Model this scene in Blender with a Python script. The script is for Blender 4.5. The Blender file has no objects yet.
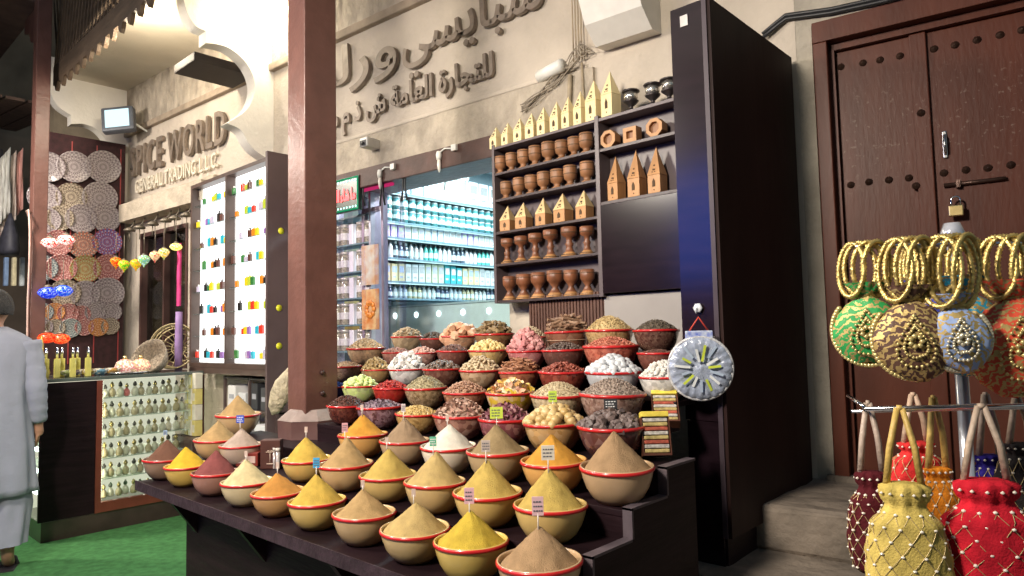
import bpy, bmesh, math, random
from mathutils import Vector, Matrix, Euler, noise
random.seed(7)
PI=math.pi
S=bpy.context.scene; COL=S.collection
# ---------------------------------------------------------------- camera maths
F=685.;CX,CY=512.,288.
d1=Vector((-231-CX,-(350-CY),-F)).normalized()
U=Vector((-.022,1,-(62-743*.022)/F)).normalized(); U=(U-d1*U.dot(d1)).normalized()
AX=-d1; AZ=U; AY=AZ.cross(AX)
CAM=Vector((0,0,1.4))
def ray(px,py):
    c=Vector(((px-CX)/F,-(py-CY)/F,-1)); return Vector((c.dot(AX),c.dot(AY),c.dot(AZ)))
def onX(px,py,v): d=ray(px,py); return CAM+d*((v-CAM.x)/d.x)
def onY(px,py,v): d=ray(px,py); return CAM+d*((v-CAM.y)/d.y)
def onZ(px,py,v): d=ray(px,py); return CAM+d*((v-CAM.z)/d.z)
def onD(px,py,v): return CAM+ray(px,py)*v
cam=bpy.data.cameras.new('camera'); co=bpy.data.objects.new('camera',cam); COL.objects.link(co)
m=Matrix((AX,AY,AZ)).to_4x4(); m.translation=CAM; co.matrix_world=m
cam.sensor_width=36; cam.lens=F/1024*36; cam.clip_end=500; cam.clip_start=.02
S.camera=co
# wall frames: x along the wall to the right, y into it
WA=math.radians(4.0); DA=math.radians(8.5); WP=Vector((-1.07,3.0,0))
def frame_pt(px,py,ang,off=0):
    n=Vector((-math.sin(ang),math.cos(ang),0)); a=Vector((math.cos(ang),math.sin(ang),0))
    d=ray(px,py); t=((WP-CAM).dot(n)-off)/d.dot(n); p=CAM+d*t-WP
    return p.dot(a), p.z
def wpt(px,py,off=0): return frame_pt(px,py,WA,off)
def dpt(px,py,off=0): return frame_pt(px,py,DA,off)
# ---------------------------------------------------------------- materials
def newmat(name):
    m=bpy.data.materials.new(name); m.use_nodes=True; nt=m.node_tree
    return m,nt,nt.nodes['Principled BSDF']
def rgba(c): return (c[0],c[1],c[2],1)
MC={}
def pm(name,col,rough=.5,var=.18,scale=14,bump=0.,bscale=None,metal=0,coat=0,emit=0,ecol=None,alpha=1,trans=0,stretch=None,col2=None,detail=4,spec=.5):
    if name in MC: return MC[name]
    m,nt,b=newmat(name); N=nt.nodes; L=nt.links
    tc=N.new('ShaderNodeTexCoord'); mp=N.new('ShaderNodeMapping'); L.new(tc.outputs['Object'],mp.inputs[0])
    if stretch: mp.inputs['Scale'].default_value=stretch
    nz=N.new('ShaderNodeTexNoise'); nz.inputs['Scale'].default_value=scale; nz.inputs['Detail'].default_value=detail; L.new(mp.outputs[0],nz.inputs['Vector'])
    rp=N.new('ShaderNodeValToRGB'); L.new(nz.outputs[0],rp.inputs[0])
    c2=col2 or tuple(x*(1-var) for x in col); c1=col if col2 else tuple(min(1,x*(1+var)) for x in col)
    rp.color_ramp.elements[0].color=rgba(c2); rp.color_ramp.elements[1].color=rgba(c1)
    rp.color_ramp.elements[0].position=.3; rp.color_ramp.elements[1].position=.7
    L.new(rp.outputs[0],b.inputs['Base Color'])
    b.inputs['Roughness'].default_value=rough; b.inputs['Metallic'].default_value=metal; b.inputs['Coat Weight'].default_value=coat
    b.inputs['Specular IOR Level'].default_value=spec
    b.inputs['Alpha'].default_value=alpha; b.inputs['Transmission Weight'].default_value=trans
    if emit: b.inputs['Emission Strength'].default_value=emit; b.inputs['Emission Color'].default_value=rgba(ecol or col)
    if bump:
        n2=N.new('ShaderNodeTexNoise'); n2.inputs['Scale'].default_value=bscale or scale*3; n2.inputs['Detail'].default_value=6; L.new(mp.outputs[0],n2.inputs['Vector'])
        bp=N.new('ShaderNodeBump'); bp.inputs['Strength'].default_value=bump; bp.inputs['Distance'].default_value=.02
        L.new(n2.outputs[0],bp.inputs['Height']); L.new(bp.outputs[0],b.inputs['Normal'])
    MC[name]=m; return m
def islands(name,cols,rough=.5,bump=0,coat=0,spec=.5,vscale=60):
    """colour chosen per loose piece"""
    if name in MC: return MC[name]
    m,nt,b=newmat(name); N=nt.nodes; L=nt.links
    g=N.new('ShaderNodeNewGeometry'); rp=N.new('ShaderNodeValToRGB'); rp.color_ramp.interpolation='LINEAR'
    L.new(g.outputs['Random Per Island'],rp.inputs[0])
    e=rp.color_ramp.elements
    for i,c in enumerate(cols):
        p=i/max(1,len(cols)-1)
        if i==0: e[0].position=0; e[0].color=rgba(c)
        elif i==1 and len(cols)>1: e[1].position=p; e[1].color=rgba(c)
        else: q=e.new(p); q.color=rgba(c)
    tc=N.new('ShaderNodeTexCoord'); nz=N.new('ShaderNodeTexNoise'); nz.inputs['Scale'].default_value=vscale; L.new(tc.outputs['Object'],nz.inputs['Vector'])
    mx=N.new('ShaderNodeMix'); mx.data_type='RGBA'; mx.blend_type='MULTIPLY'; mx.inputs[0].default_value=.35
    L.new(rp.outputs[0],mx.inputs[6]); L.new(nz.outputs[0],mx.inputs[7]); L.new(mx.outputs[2],b.inputs['Base Color'])
    b.inputs['Roughness'].default_value=rough; b.inputs['Coat Weight'].default_value=coat; b.inputs['Specular IOR Level'].default_value=spec
    MC[name]=m; return m
def shellmat(name,cols,scale=70,rough=.22):
    """clear plastic bowl wall: the goods pressed against it show through as cells"""
    if name in MC: return MC[name]
    m,nt,b=newmat(name); N=nt.nodes; L=nt.links
    tc=N.new('ShaderNodeTexCoord'); v=N.new('ShaderNodeTexVoronoi'); v.inputs['Scale'].default_value=scale; L.new(tc.outputs['Object'],v.inputs['Vector'])
    sp=N.new('ShaderNodeSeparateColor'); L.new(v.outputs['Color'],sp.inputs[0])
    rp=N.new('ShaderNodeValToRGB'); e=rp.color_ramp.elements; L.new(sp.outputs[0],rp.inputs[0])
    e[0].color=rgba(cols[0]); e[1].color=rgba(cols[-1])
    for i in range(1,len(cols)-1): q=e.new(i/(len(cols)-1)); q.color=rgba(cols[i])
    L.new(rp.outputs[0],b.inputs['Base Color'])
    b.inputs['Roughness'].default_value=rough; b.inputs['Coat Weight'].default_value=.6; b.inputs['Coat Roughness'].default_value=.08
    bp=N.new('ShaderNodeBump'); bp.inputs['Strength'].default_value=.12; L.new(v.outputs['Distance'],bp.inputs['Height']); L.new(bp.outputs[0],b.inputs['Normal'])
    MC[name]=m; return m
def emat(name,col,s):
    if name in MC: return MC[name]
    m=bpy.data.materials.new(name); m.use_nodes=True; nt=m.node_tree; nt.nodes.clear()
    e=nt.nodes.new('ShaderNodeEmission'); o=nt.nodes.new('ShaderNodeOutputMaterial'); e.inputs[0].default_value=rgba(col); e.inputs[1].default_value=s
    nt.links.new(e.outputs[0],o.inputs[0]); MC[name]=m; return m
def glassmat(name,col=(1,1,1),mix=.12,rough=.03):
    if name in MC: return MC[name]
    m=bpy.data.materials.new(name); m.use_nodes=True; nt=m.node_tree; nt.nodes.clear(); N=nt.nodes;L=nt.links
    t=N.new('ShaderNodeBsdfTransparent'); t.inputs[0].default_value=rgba(col); g=N.new('ShaderNodeBsdfGlossy'); g.inputs['Roughness'].default_value=rough
    x=N.new('ShaderNodeMixShader'); x.inputs[0].default_value=mix; o=N.new('ShaderNodeOutputMaterial')
    L.new(t.outputs[0],x.inputs[1]); L.new(g.outputs[0],x.inputs[2]); L.new(x.outputs[0],o.inputs[0]); MC[name]=m; return m
def platemat(name,base,a,b_,n=12,rings=5,R=.12):
    if name in MC: return MC[name]
    m,nt,b=newmat(name); N=nt.nodes; L=nt.links
    tc=N.new('ShaderNodeTexCoord'); sx=N.new('ShaderNodeSeparateXYZ'); L.new(tc.outputs['Object'],sx.inputs[0])
    def M(op,*a):
        k=N.new('ShaderNodeMath'); k.operation=op
        for i,v in enumerate(a):
            if isinstance(v,(int,float)): k.inputs[i].default_value=v
            else: L.new(v,k.inputs[i])
        return k.outputs[0]
    y,z=sx.outputs[1],sx.outputs[2]
    r=M('SQRT',M('ADD',M('MULTIPLY',y,y),M('MULTIPLY',z,z))); th=M('ARCTAN2',z,y)
    ring=M('SINE',M('MULTIPLY',r,rings*2*PI/R)); pet=M('SINE',M('MULTIPLY',th,n))
    pat=M('ADD',M('MULTIPLY',ring,.4),M('MULTIPLY',M('MULTIPLY',ring,pet),.85))
    vz=N.new('ShaderNodeTexVoronoi'); vz.inputs['Scale'].default_value=150; L.new(tc.outputs['Object'],vz.inputs['Vector'])
    f=M('ADD',M('MULTIPLY',pat,.42),M('ADD',M('MULTIPLY',vz.outputs['Distance'],.45),.3))
    rp=N.new('ShaderNodeValToRGB'); L.new(f,rp.inputs[0]); rp.color_ramp.interpolation='CONSTANT'
    e=rp.color_ramp.elements; e[0].color=rgba(a); e[0].position=0; e[1].color=rgba(base); e[1].position=.42; q=e.new(.72); q.color=rgba(b_)
    L.new(rp.outputs[0],b.inputs['Base Color']); b.inputs['Roughness'].default_value=.35; b.inputs['Coat Weight'].default_value=.3
    MC[name]=m; return m
# ---------------------------------------------------------------- mesh builder
class MB:
    def __init__(s): s.v=[];s.f=[];s.mi=[];s.sm=[]
    def add(s,vs,fs,mat=0,smooth=False,M=None):
        o=len(s.v)
        s.v.extend([tuple(M@Vector(v)) if M is not None else tuple(v) for v in vs])
        for f in fs: s.f.append(tuple(i+o for i in f)); s.mi.append(mat); s.sm.append(smooth)
        return s
    def box(s,x0,x1,y0,y1,z0,z1,mat=0,M=None,bev=0):
        if bev:
            b=min(bev,(x1-x0)*.45,(y1-y0)*.45,(z1-z0)*.45); vs=[];fs=[]
            bm=bmesh.new(); bmesh.ops.create_cube(bm,size=1)
            for v in bm.verts: v.co=Vector(((x0+x1)/2+v.co.x*(x1-x0),(y0+y1)/2+v.co.y*(y1-y0),(z0+z1)/2+v.co.z*(z1-z0)))
            bmesh.ops.bevel(bm,geom=bm.edges[:],offset=b,segments=2,profile=.6,affect='EDGES')
            bm.verts.index_update()
            vs=[v.co[:] for v in bm.verts]; fs=[tuple(v.index for v in f.verts) for f in bm.faces]; bm.free()
            return s.add(vs,fs,mat,False,M)
        return s.add([(x0,y0,z0),(x1,y0,z0),(x1,y1,z0),(x0,y1,z0),(x0,y0,z1),(x1,y0,z1),(x1,y1,z1),(x0,y1,z1)],
            [(3,2,1,0),(4,5,6,7),(0,1,5,4),(1,2,6,5),(2,3,7,6),(3,0,4,7)],mat,False,M)
    def lathe(s,prof,c=(0,0,0),seg=20,mat=0,smooth=True,M=None,sx=1,sy=1,capb=True,capt=True):
        vs=[];fs=[];n=len(prof)
        for r,z in prof:
            for k in range(seg):
                a=2*PI*k/seg; vs.append((c[0]+r*math.cos(a)*sx,c[1]+r*math.sin(a)*sy,c[2]+z))
        for i in range(n-1):
            for k in range(seg):
                k2=(k+1)%seg; fs.append((i*seg+k,i*seg+k2,(i+1)*seg+k2,(i+1)*seg+k))
        if capb and prof[0][0]>1e-4: fs.append(tuple(range(seg-1,-1,-1)))
        if capt and prof[-1][0]>1e-4: fs.append(tuple((n-1)*seg+k for k in range(seg)))
        return s.add(vs,fs,mat,smooth,M)
    def tube(s,pts,r,seg=8,mat=0,M=None,closed=False,smooth=True):
        pts=[Vector(p) for p in pts]; n=len(pts); vs=[];fs=[]; rs=r if isinstance(r,(list,tuple)) else [r]*n
        up=Vector((0,0,1)); prev=None
        for i,p in enumerate(pts):
            if closed: t=pts[(i+1)%n]-pts[i-1]
            else: t=pts[min(i+1,n-1)]-pts[max(i-1,0)]
            if t.length<1e-9: t=Vector((0,0,1))
            t.normalize()
            if prev is None:
                a=up if abs(t.z)<.9 else Vector((1,0,0)); u=t.cross(a).normalized()
            else: u=(prev-t*prev.dot(t)).normalized()
            prev=u; w=t.cross(u)
            for k in range(seg):
                an=2*PI*k/seg; vs.append(tuple(p+(u*math.cos(an)+w*math.sin(an))*rs[i]))
        for i in range(n if closed else n-1):
            j=(i+1)%n
            for k in range(seg):
                k2=(k+1)%seg; fs.append((i*seg+k,i*seg+k2,j*seg+k2,j*seg+k))
        if not closed: fs.append(tuple(range(seg-1,-1,-1))); fs.append(tuple((n-1)*seg+k for k in range(seg)))
        return s.add(vs,fs,mat,smooth,M)
    def prism(s,poly,t0,t1,axis='y',mat=0,M=None):
        """poly of 2D points; axis = extrusion axis"""
        n=len(poly); vs=[]
        for t in (t0,t1):
            for a,b in poly:
                vs.append({'x':(t,a,b),'y':(a,t,b),'z':(a,b,t)}[axis])
        fs=[tuple(range(n-1,-1,-1)),tuple(range(n,2*n))]+[(i,(i+1)%n,n+(i+1)%n,n+i) for i in range(n)]
        return s.add(vs,fs,mat,False,M)
    def build(s,name,mats,parent=None,loc=None,rot=None):
        me=bpy.data.meshes.new(name); me.from_pydata(s.v,[],s.f)
        if not isinstance(mats,(list,tuple)): mats=[mats]
        for m in mats: me.materials.append(m)
        me.polygons.foreach_set('material_index',s.mi); me.polygons.foreach_set('use_smooth',s.sm); me.update()
        bm=bmesh.new(); bm.from_mesh(me); bmesh.ops.recalc_face_normals(bm,faces=bm.faces[:]); bm.to_mesh(me); bm.free()
        o=bpy.data.objects.new(name,me); COL.objects.link(o)
        if parent: o.parent=parent
        if loc is not None: o.location=loc
        if rot is not None: o.rotation_euler=rot
        return o
def tag(o,label,cat,group=None):
    o['label']=label; o['category']=cat
    if group: o['group']=group
    return o
def thing(name,label,cat,loc=(0,0,0),rz=0,group=None):
    o=bpy.data.objects.new(name,None); o.empty_display_size=.05; COL.objects.link(o); o.location=loc; o.rotation_euler=(0,0,rz)
    return tag(o,label,cat,group)
def struct(o): o['kind']='structure'; return o
KIDS={}
def dup(root,loc,rz=None,label=None,rot=None,scale=None,group=None):
    r=root.copy(); COL.objects.link(r); r.location=loc
    if rz is not None: r.rotation_euler=(0,0,rz)
    if rot is not None: r.rotation_euler=rot
    if scale: r.scale=(scale,)*3 if isinstance(scale,(int,float)) else scale
    if label: r['label']=label
    if group: r['group']=group
    for ch in list(root.children):
        c=ch.copy(); COL.objects.link(c); c.parent=r
        for g in list(ch.children):
            d=g.copy(); COL.objects.link(d); d.parent=c
    return r
ORD=['first','second','third','fourth','fifth','sixth','seventh','eighth','ninth','tenth','eleventh','twelfth','thirteenth','fourteenth','fifteenth','sixteenth']
def WF(x,off=0,z=0):  # wall-frame point to world (off metres in front of the wall)
    return Vector((WP.x+x*math.cos(WA)+off*math.sin(WA),WP.y+x*math.sin(WA)-off*math.cos(WA),z))
def textmesh(name,body,size,depth,mat,parent,loc,sx=1,bold=0,sp=1.0,M=None,center=False,material2=None):
    c=bpy.data.curves.new(name,'FONT'); c.body=body; c.size=size; c.extrude=depth/2; c.offset=bold; c.resolution_u=3; c.space_character=sp
    if center: c.align_x='CENTER'
    o=bpy.data.objects.new(name+'_src',c); COL.objects.link(o); bpy.context.view_layer.update()
    dg=bpy.context.evaluated_depsgraph_get(); me=bpy.data.meshes.new_from_object(o.evaluated_get(dg)); bpy.data.objects.remove(o)
    me.materials.clear(); me.materials.append(mat)
    R=Matrix.Rotation(PI/2,4,'X')@Matrix.Diagonal((sx,1,1,1)); me.transform(R)
    if M is not None: me.transform(M)
    q=bpy.data.objects.new(name,me); COL.objects.link(q); q.parent=parent; q.location=loc
    return q
# ================================================================ SETTING
plaster=pm('plaster',(.50,.435,.36),.9,.14,3,.5,22,detail=8)
stucco=pm('rough_stucco',(.40,.345,.275),.95,.25,7,1.0,9,stretch=(1.2,1.2,.8),detail=8)
stucco.node_tree.nodes['Bump'].inputs['Distance'].default_value=.05
white_pl=pm('white_plaster',(.74,.70,.63),.85,.06,5,.25,30)
soffit=pm('soffit_plaster',(.52,.46,.37),.9,.1,2,.3,15)
tile=pm('floor_tile',(.16,.15,.15),.6,.2,6,.2,40)
carpet_m=pm('green_carpet',(.115,.34,.12),1.0,.22,22,1.0,260,detail=10,spec=.1)
brown_paint=pm('brown_paint',(.135,.062,.05),.35,.15,9,.15,30)
brown_dark=pm('brown_paint_dark',(.07,.035,.03),.4,.2,9,.15,30)
lam=pm('dark_laminate',(.013,.006,.008),.5,.35,5,.12,14,stretch=(.6,.6,6),spec=.14)
lam2=pm('dark_laminate_edge',(.05,.036,.045),.4,.1,spec=.3)
lamblue=pm('violet_brown_laminate',(.012,.006,.009),.17,.3,5,0,stretch=(1,1,6),spec=.6)
steel=pm('steel',(.6,.6,.6),.25,.08,30,0,metal=1)
chrome=pm('chrome',(.75,.75,.77),.12,.05,30,0,metal=1)
blackp=pm('black_plastic',(.02,.02,.022),.45,.1)
whitep=pm('white_plastic',(.75,.74,.7),.45,.05)
g=MB(); g.box(-60,60,-60,60,-.3,0); struct(g.build('ground',tile))
g=MB(); g.box(-7.4,-3.0,.8,2.72,.004,.012)
bmp=g.build('carpet',carpet_m); tag(bmp,'green artificial grass carpet laid on the floor before the glass counter','carpet')
# --- main facade wall
fw=thing('facade_wall','rough beige plastered shop facade wall carrying the raised sign letters','wall',(WP.x,WP.y,0),WA)
z0l=2.41
w=MB(); L=-6.83
w.box(L,-1.0,0,.25,2.54,3.57); w.box(L,-6.45,0,.25,0,2.54); w.box(-5.45,-3.95,0,.25,0,2.54); w.box(-1.62,.02,0,.25,0,2.54); w.box(-1.0,.02,0,.25,2.54,3.57)
w.box(-6.45,-5.45,0,.25,0,1.15); w.box(-6.45,-5.45,0,.25,2.5,2.54)
w.build('wall',plaster,fw)
w=MB(); w.box(L,.02,-.02,.25,3.63,6.0); w.build('upper_wall',stucco,fw)
w=MB(); w.box(L,.02,-.045,.25,3.57,3.63,bev=.01); w.build('moulding',pm('moulding',(.30,.24,.18),.9,.2,10,.3,30),fw)
w=MB(); w.box(L,-1.2,-.03,0,2.80,2.825,bev=.008); w.build('ledge',plaster,fw)
w=MB(); w.box(-3.95,-1.0,-.025,0,2.56,2.80); w.build('lower_band',stucco,fw)
# sign lettering
letm=pm('bronze_letters',(.22,.175,.14),.45,.2,20,.1,60,metal=.2)
ar=thing('arabic_sign','large raised bronze Arabic lettering on the beige wall above the shop window','sign',WF(0),WA)
l1=''.join(reversed('\ufeb3\ufe92\ufe8e\ufef3\ufeb4\ufef2 \ufeed\ufead\ufedf\ufeaa'))
l2=''.join(reversed('\ufedf\ufee0\ufe98\ufea0\ufe8e\ufead\ufe93 \ufe8d\ufedf\ufecc\ufe8e\ufee3\ufe94 \ufeb5 \ufeab \ufee1 \ufee1'))
def fit(o,x0,x1,z0=None,z1=None):
    me=o.data; xs=[v.co.x for v in me.vertices]; zs=[v.co.z for v in me.vertices]
    a,b=min(xs),max(xs); c,d=min(zs),max(zs); sx=(x1-x0)/(b-a); sz=(z1-z0)/(d-c)
    for v in me.vertices: v.co.x=x0+(v.co.x-a)*sx; v.co.z=z0+(v.co.z-c)*sz
    me.update()
o=textmesh('large_lettering',l1.split(' ')[1],.5,.028,letm,ar,(0,-.03,0),bold=.004); fit(o,wpt(407,60)[0],wpt(546,0)[0],wpt(418,80)[1],wpt(476,-8)[1])
o=textmesh('large_lettering',l1.split(' ')[0],.5,.028,letm,ar,(0,-.03,0),bold=.006); fit(o,wpt(316,90)[0],wpt(401,60)[0],wpt(375,87)[1],wpt(363,40)[1])
o=textmesh('small_lettering',l2,.3,.022,letm,ar,(0,-.025,0),bold=.008); fit(o,-3.24,-1.68,2.845,3.08)
es=thing('english_sign','raised bronze SPICE WORLD lettering with GENERAL TRADING below it, left of the arch','sign',WF(0),WA)
o=textmesh('large_lettering','SPICE WORLD',.3,.03,letm,es,(0,-.03,0),bold=.004,sp=1.12)
a=wpt(135,172);b=wpt(226,112);fit(o,a[0]-.02,b[0]+.06,3.11,3.42)
letw=pm('cream_letters',(.62,.56,.45),.5,.1)
o=textmesh('small_lettering','GENERAL TRADING L.L.C.',.2,.022,letw,es,(0,-.03,0),bold=.003,sp=1.1)
fit(o,wpt(139,185)[0],wpt(222,160)[0],2.92,3.06)
w=MB(); w.box(-6.6,-4.9,-.05,0,2.80,2.86); w.box(-6.6,-4.9,-.16,-.01,2.62,2.80)
w.build('sign_shelf',pm('shelf_plaster',(.42,.36,.28),.9,.2,8,.5,30),fw)
# --- lintel beam
lb=thing('lintel_beam','dark brown painted beam over the open shop window','beam',WF(-2.8),WA)
w=MB(); w.box(-1.25,1.19,-.09,.2,2.42,2.55,bev=.006); w.build('beam',pm('beam_paint',(.065,.028,.02),.5,.25,9,.2,30),lb)
w=MB(); w.box(-1.2,.25,-.06,-.04,2.40,2.418); w.build('light_strip',emat('magenta_strip',(.8,.04,.2),.45),lb)
# --- partitions with cusped arches
def arch_part(name,label,X,th,pts,zt,yw,mat):
    t=thing(name,label,'arch',(X,yw,2.8))
    poly=[(p[0]-yw,p[1]-2.8) for p in pts]
    # closed polygon: opening edge + wall edge
    w=MB(); n=len(poly)
    from mathutils.geometry import tessellate_polygon
    P2=poly+[(.06,poly[-1][1]),(.06,poly[0][1])]; n=len(P2)
    tri=tessellate_polygon([[Vector((q[0],q[1],0)) for q in P2]])
    vs=[(0,y,z) for y,z in P2]+[(-th,y,z) for y,z in P2]
    fs=[tuple(t_) for t_ in tri]+[tuple(i+n for i in t_)[::-1] for t_ in tri]+[(i,(i+1)%n,n+(i+1)%n,n+i) for i in range(n)]
    w.add(vs,fs); w.build('arch_panel',mat,t)
    return t
def smooth(pts,n=6):
    out=[]
    for i in range(len(pts)-1):
        p0=pts[max(i-1,0)];p1=pts[i];p2=pts[i+1];p3=pts[min(i+2,len(pts)-1)]
        for k in range(n):
            t=k/n; out.append(tuple(.5*((2*p1[j])+(-p0[j]+p2[j])*t+(2*p0[j]-5*p1[j]+4*p2[j]-p3[j])*t*t+(-p0[j]+3*p1[j]-3*p2[j]+p3[j])*t**3) for j in range(2)))
    out.append(pts[-1]); return out
def yz(px,py,X): p=onX(px,py,X); return (p.y,p.z)
A1=smooth([yz(*p,-5.1) for p in [(180,-40),(182,-20),(184,0),(188,14),(196,26),(206,31)]])+smooth([yz(*p,-5.1) for p in [(206,43),(216,44),(229,48),(243,59),(252,73),(255,88),(251,103),(243,113),(227,123)]])+smooth([yz(*p,-5.1) for p in [(229,124),(241,130),(248,142),(256,151),(268,159)]])
arch_part('arch_partition','white cusped plaster arch hanging between the sign wall and the post, brightly lit',-5.1,.13,A1,4.2,2.715,white_pl)
A2=smooth([yz(*p,-7.85) for p in [(45,55),(47,72),(50,90),(57,105),(71,115)]])+smooth([yz(*p,-7.85) for p in [(71,124),(84,124),(96,129),(105,139),(111,152)]])+[yz(112,165,-7.85),yz(112,200,-7.85)]
arch_part('arch_partition','grey-edged cusped plaster arch at the far left, above the plate display',-7.85,.13,A2,4.2,2.52,white_pl)
w=MB(); w.box(-8.7,-8.5,2.0,2.6,0,4.2); bwall=w.build('end_wall',pm('end_wall_plaster',(.36,.29,.2),.9,.2,4,.4,20)); tag(bwall,'dull brown end wall seen through the far left arch','wall')
# soffit
w=MB(); w.box(-8.6,-5.1-.13,1.9,2.75,4.08,4.2); w.box(-5.1,-.2,1.9,2.9,4.08,4.2); so=w.build('soffit',soffit); tag(so,'plain beige ceiling soffit under the upper floor','ceiling')
# trough above arch gap
w=MB(); w.box(-5.66,-5.26,2.15,2.64,3.56,3.63,bev=.01); q=w.build('duct_box',pm('duct_brown',(.02,.013,.009),.7)); tag(q,'dark brown boxed duct hanging behind the white cusped arch','duct')
# --- wooden fretwork eave
wood_e=pm('eave_wood',(.10,.065,.04),.7,.3,12,.3,30,stretch=(.3,1,1))
ev=thing('wooden_eave','dark wooden eave with scalloped lower edge and diagonal lattice','eave',(-7.5,1.75,3.83))
n=34; prof=[]; x0,x1=0,6.6; stp=(x1-x0)/n
for i in range(n):
    for k,dz in ((0,0),(.25,.0),(.36,-.05),(.5,-.075),(.64,-.05),(.75,0)):
        prof.append((x0+(i+k)*stp,dz))
prof.append((x1,0))
w=MB(); vs=[];fs=[]; 
for y in (0,.03):
    for (x,z) in prof: vs.append((x,y,z+.02))
    for (x,z) in prof: vs.append((x,y,.20))
m_=len(prof);k=2*m_
for i in range(m_-1):
    fs+=[(i,i+1,m_+i+1,m_+i),(k+i,k+m_+i,k+m_+i+1,k+i+1),(i,k+i,k+i+1,i+1),(m_+i,m_+i+1,k+m_+i+1,k+m_+i)]
fs+=[(0,m_,k+m_,k),(m_-1,k+m_-1,k+2*m_-1,2*m_-1)]
w.add(vs,fs); w.build('fringe_board',wood_e,ev)
w=MB(); r=.012
for i in range(70):
    xx=i*.095
    w.box(-.011,.011,.005,.02,0,1.15,M=Matrix.Translation((xx,0,.2))@Matrix.Rotation(.28,4,'Y'))
    w.box(-.011,.011,.021,.034,0,1.15,M=Matrix.Translation((xx+.05,0,.2))@Matrix.Rotation(-.28,4,'Y'))
w.build('lattice',wood_e,ev)
w=MB(); w.box(0,6.6,-.02,.05,1.30,1.42); w.box(0,6.6,.06,.10,.2,1.42); w.build('backing',pm('eave_dark',(.028,.018,.013),.8),ev)
# --- posts
def post(label,x,y,zt,w_=.165,d_=.18,z0=0,base=True):
    t=thing('wooden_post',label,'post',(x,y,z0))
    w=MB(); w.box(0,w_,0,d_,.0,zt-z0,bev=.006); w.build('shaft',[brown_paint],t)
    if base:
        w=MB(); cx,cy=w_/2,d_/2
        def oct(h,z): 
            c=h*.42; return [(cx-h,cy-c,z),(cx-c,cy-h,z),(cx+c,cy-h,z),(cx+h,cy-c,z),(cx+h,cy+c,z),(cx+c,cy+h,z),(cx-c,cy+h,z),(cx-h,cy+c,z)]
        a,b,c_=oct(.15,.0),oct(.155,.115),oct(.10,.165)
        w.add(a+b,[(i,(i+1)%8,8+(i+1)%8,8+i) for i in range(8)]+[tuple(range(8,16)),tuple(range(7,-1,-1))])
        w2=MB(); b2=[(p_[0],p_[1],p_[2]+.001) for p_ in b]; w2.add(b2+c_,[(i,(i+1)%8,8+(i+1)%8,8+i) for i in range(8)]+[tuple(range(8,16)),tuple(range(7,-1,-1))]); w2.build('base_top',pm('base_top_paint',(.30,.235,.21),.3,.25,12,.1,coat=.3),t)
        w.build('base',pm('post_base_paint',(.115,.06,.055),.3,.2,9,.1,coat=.3),t)
        for dz in (.24,.34): 
            w=MB(); w.lathe([(.012,0),(.012,.008),(.006,.014)],seg=10,M=Matrix.Translation((w_,cy,dz))@Matrix.Rotation(PI/2,4,'Y')); w.build('bolt',brown_dark,t)
    return t
post('brown square post with bulging base, standing among the spice bowls',-3.14,1.75,5.4,z0=.89)
lp=post('brown square post at far left beside the hanging plates, with fairy lights on it',-7.4,1.565,5.4,w_=.125,d_=.115,base=False)
w=MB()
pts=smooth([(0,0),(-.05,.10),(-.16,.14),(-.22,.22),(-.34,.26),(-.42,.36),(-.6,.42)],5)
poly=[(x,z) for x,z in pts]+[(-.6,.55),(0,.55)]
w.prism([(x,z) for x,z in poly],.05,.12,'y'); w.build('bracket',brown_paint,lp,loc=(0,0,4.05))
w=MB(); pts=[(.02,.0,2.52),(.05,-.03,2.6),(.12,-.03,2.6),(.16,-.03,2.5)]+[(.135+.012*math.sin(i),-.02,2.4-.14*i) for i in range(9)]
w.tube(pts,.008,6); w.build('light_cable',pm('pink_cable',(.6,.42,.36),.6),lp)
# neighbours at the far left edge
w=MB(); w.box(-12.5,-12.3,-6,8,0,8.5); q=w.build('far_wall',pm('far_wall_m',(.16,.115,.085),.9,.3,2)); tag(q,'dim brown wall of the neighbouring stall at the left edge','wall')
w=MB(); w.box(-12.29,-7.7,-3,1.7,4.7,4.8); q=w.build('lane_roof',pm('roof_dark',(.13,.08,.06),.8,.3,6)); tag(q,'dark wooden lane roof above the far left stall','roof')
st=thing('neighbour_canopy','dark plank canopy of the neighbouring stall at the upper left','canopy',(-9.6,1.0,2.9))
w=MB()
for i in range(16): w.box(-1.5,.95,-2+.2*i,-2+.2*i+.17,.0,.03,M=Matrix.Translation((0,0,1.2))@Matrix.Rotation(.12,4,'Y'))
w.build('roof_planks',pm('canopy_wood',(.13,.08,.06),.7,.3),st)
w=MB(); w.box(-.2,.1,-.2,.75,.1,.75,bev=.03); w.build('awning_box',pm('awning_dark',(.03,.025,.03),.6),st)
w=MB(); w.tube([(.15,-.5,.05),(.15,0,-.02),(.15,.3,.02),(.15,.48,.2),(.15,.5,.4)],.012,6); w.build('cable',whitep,st)
cl=[(.82,.78,.72),(.75,.62,.55),(.8,.4,.35),(.85,.82,.8),(.5,.62,.7)]
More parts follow.
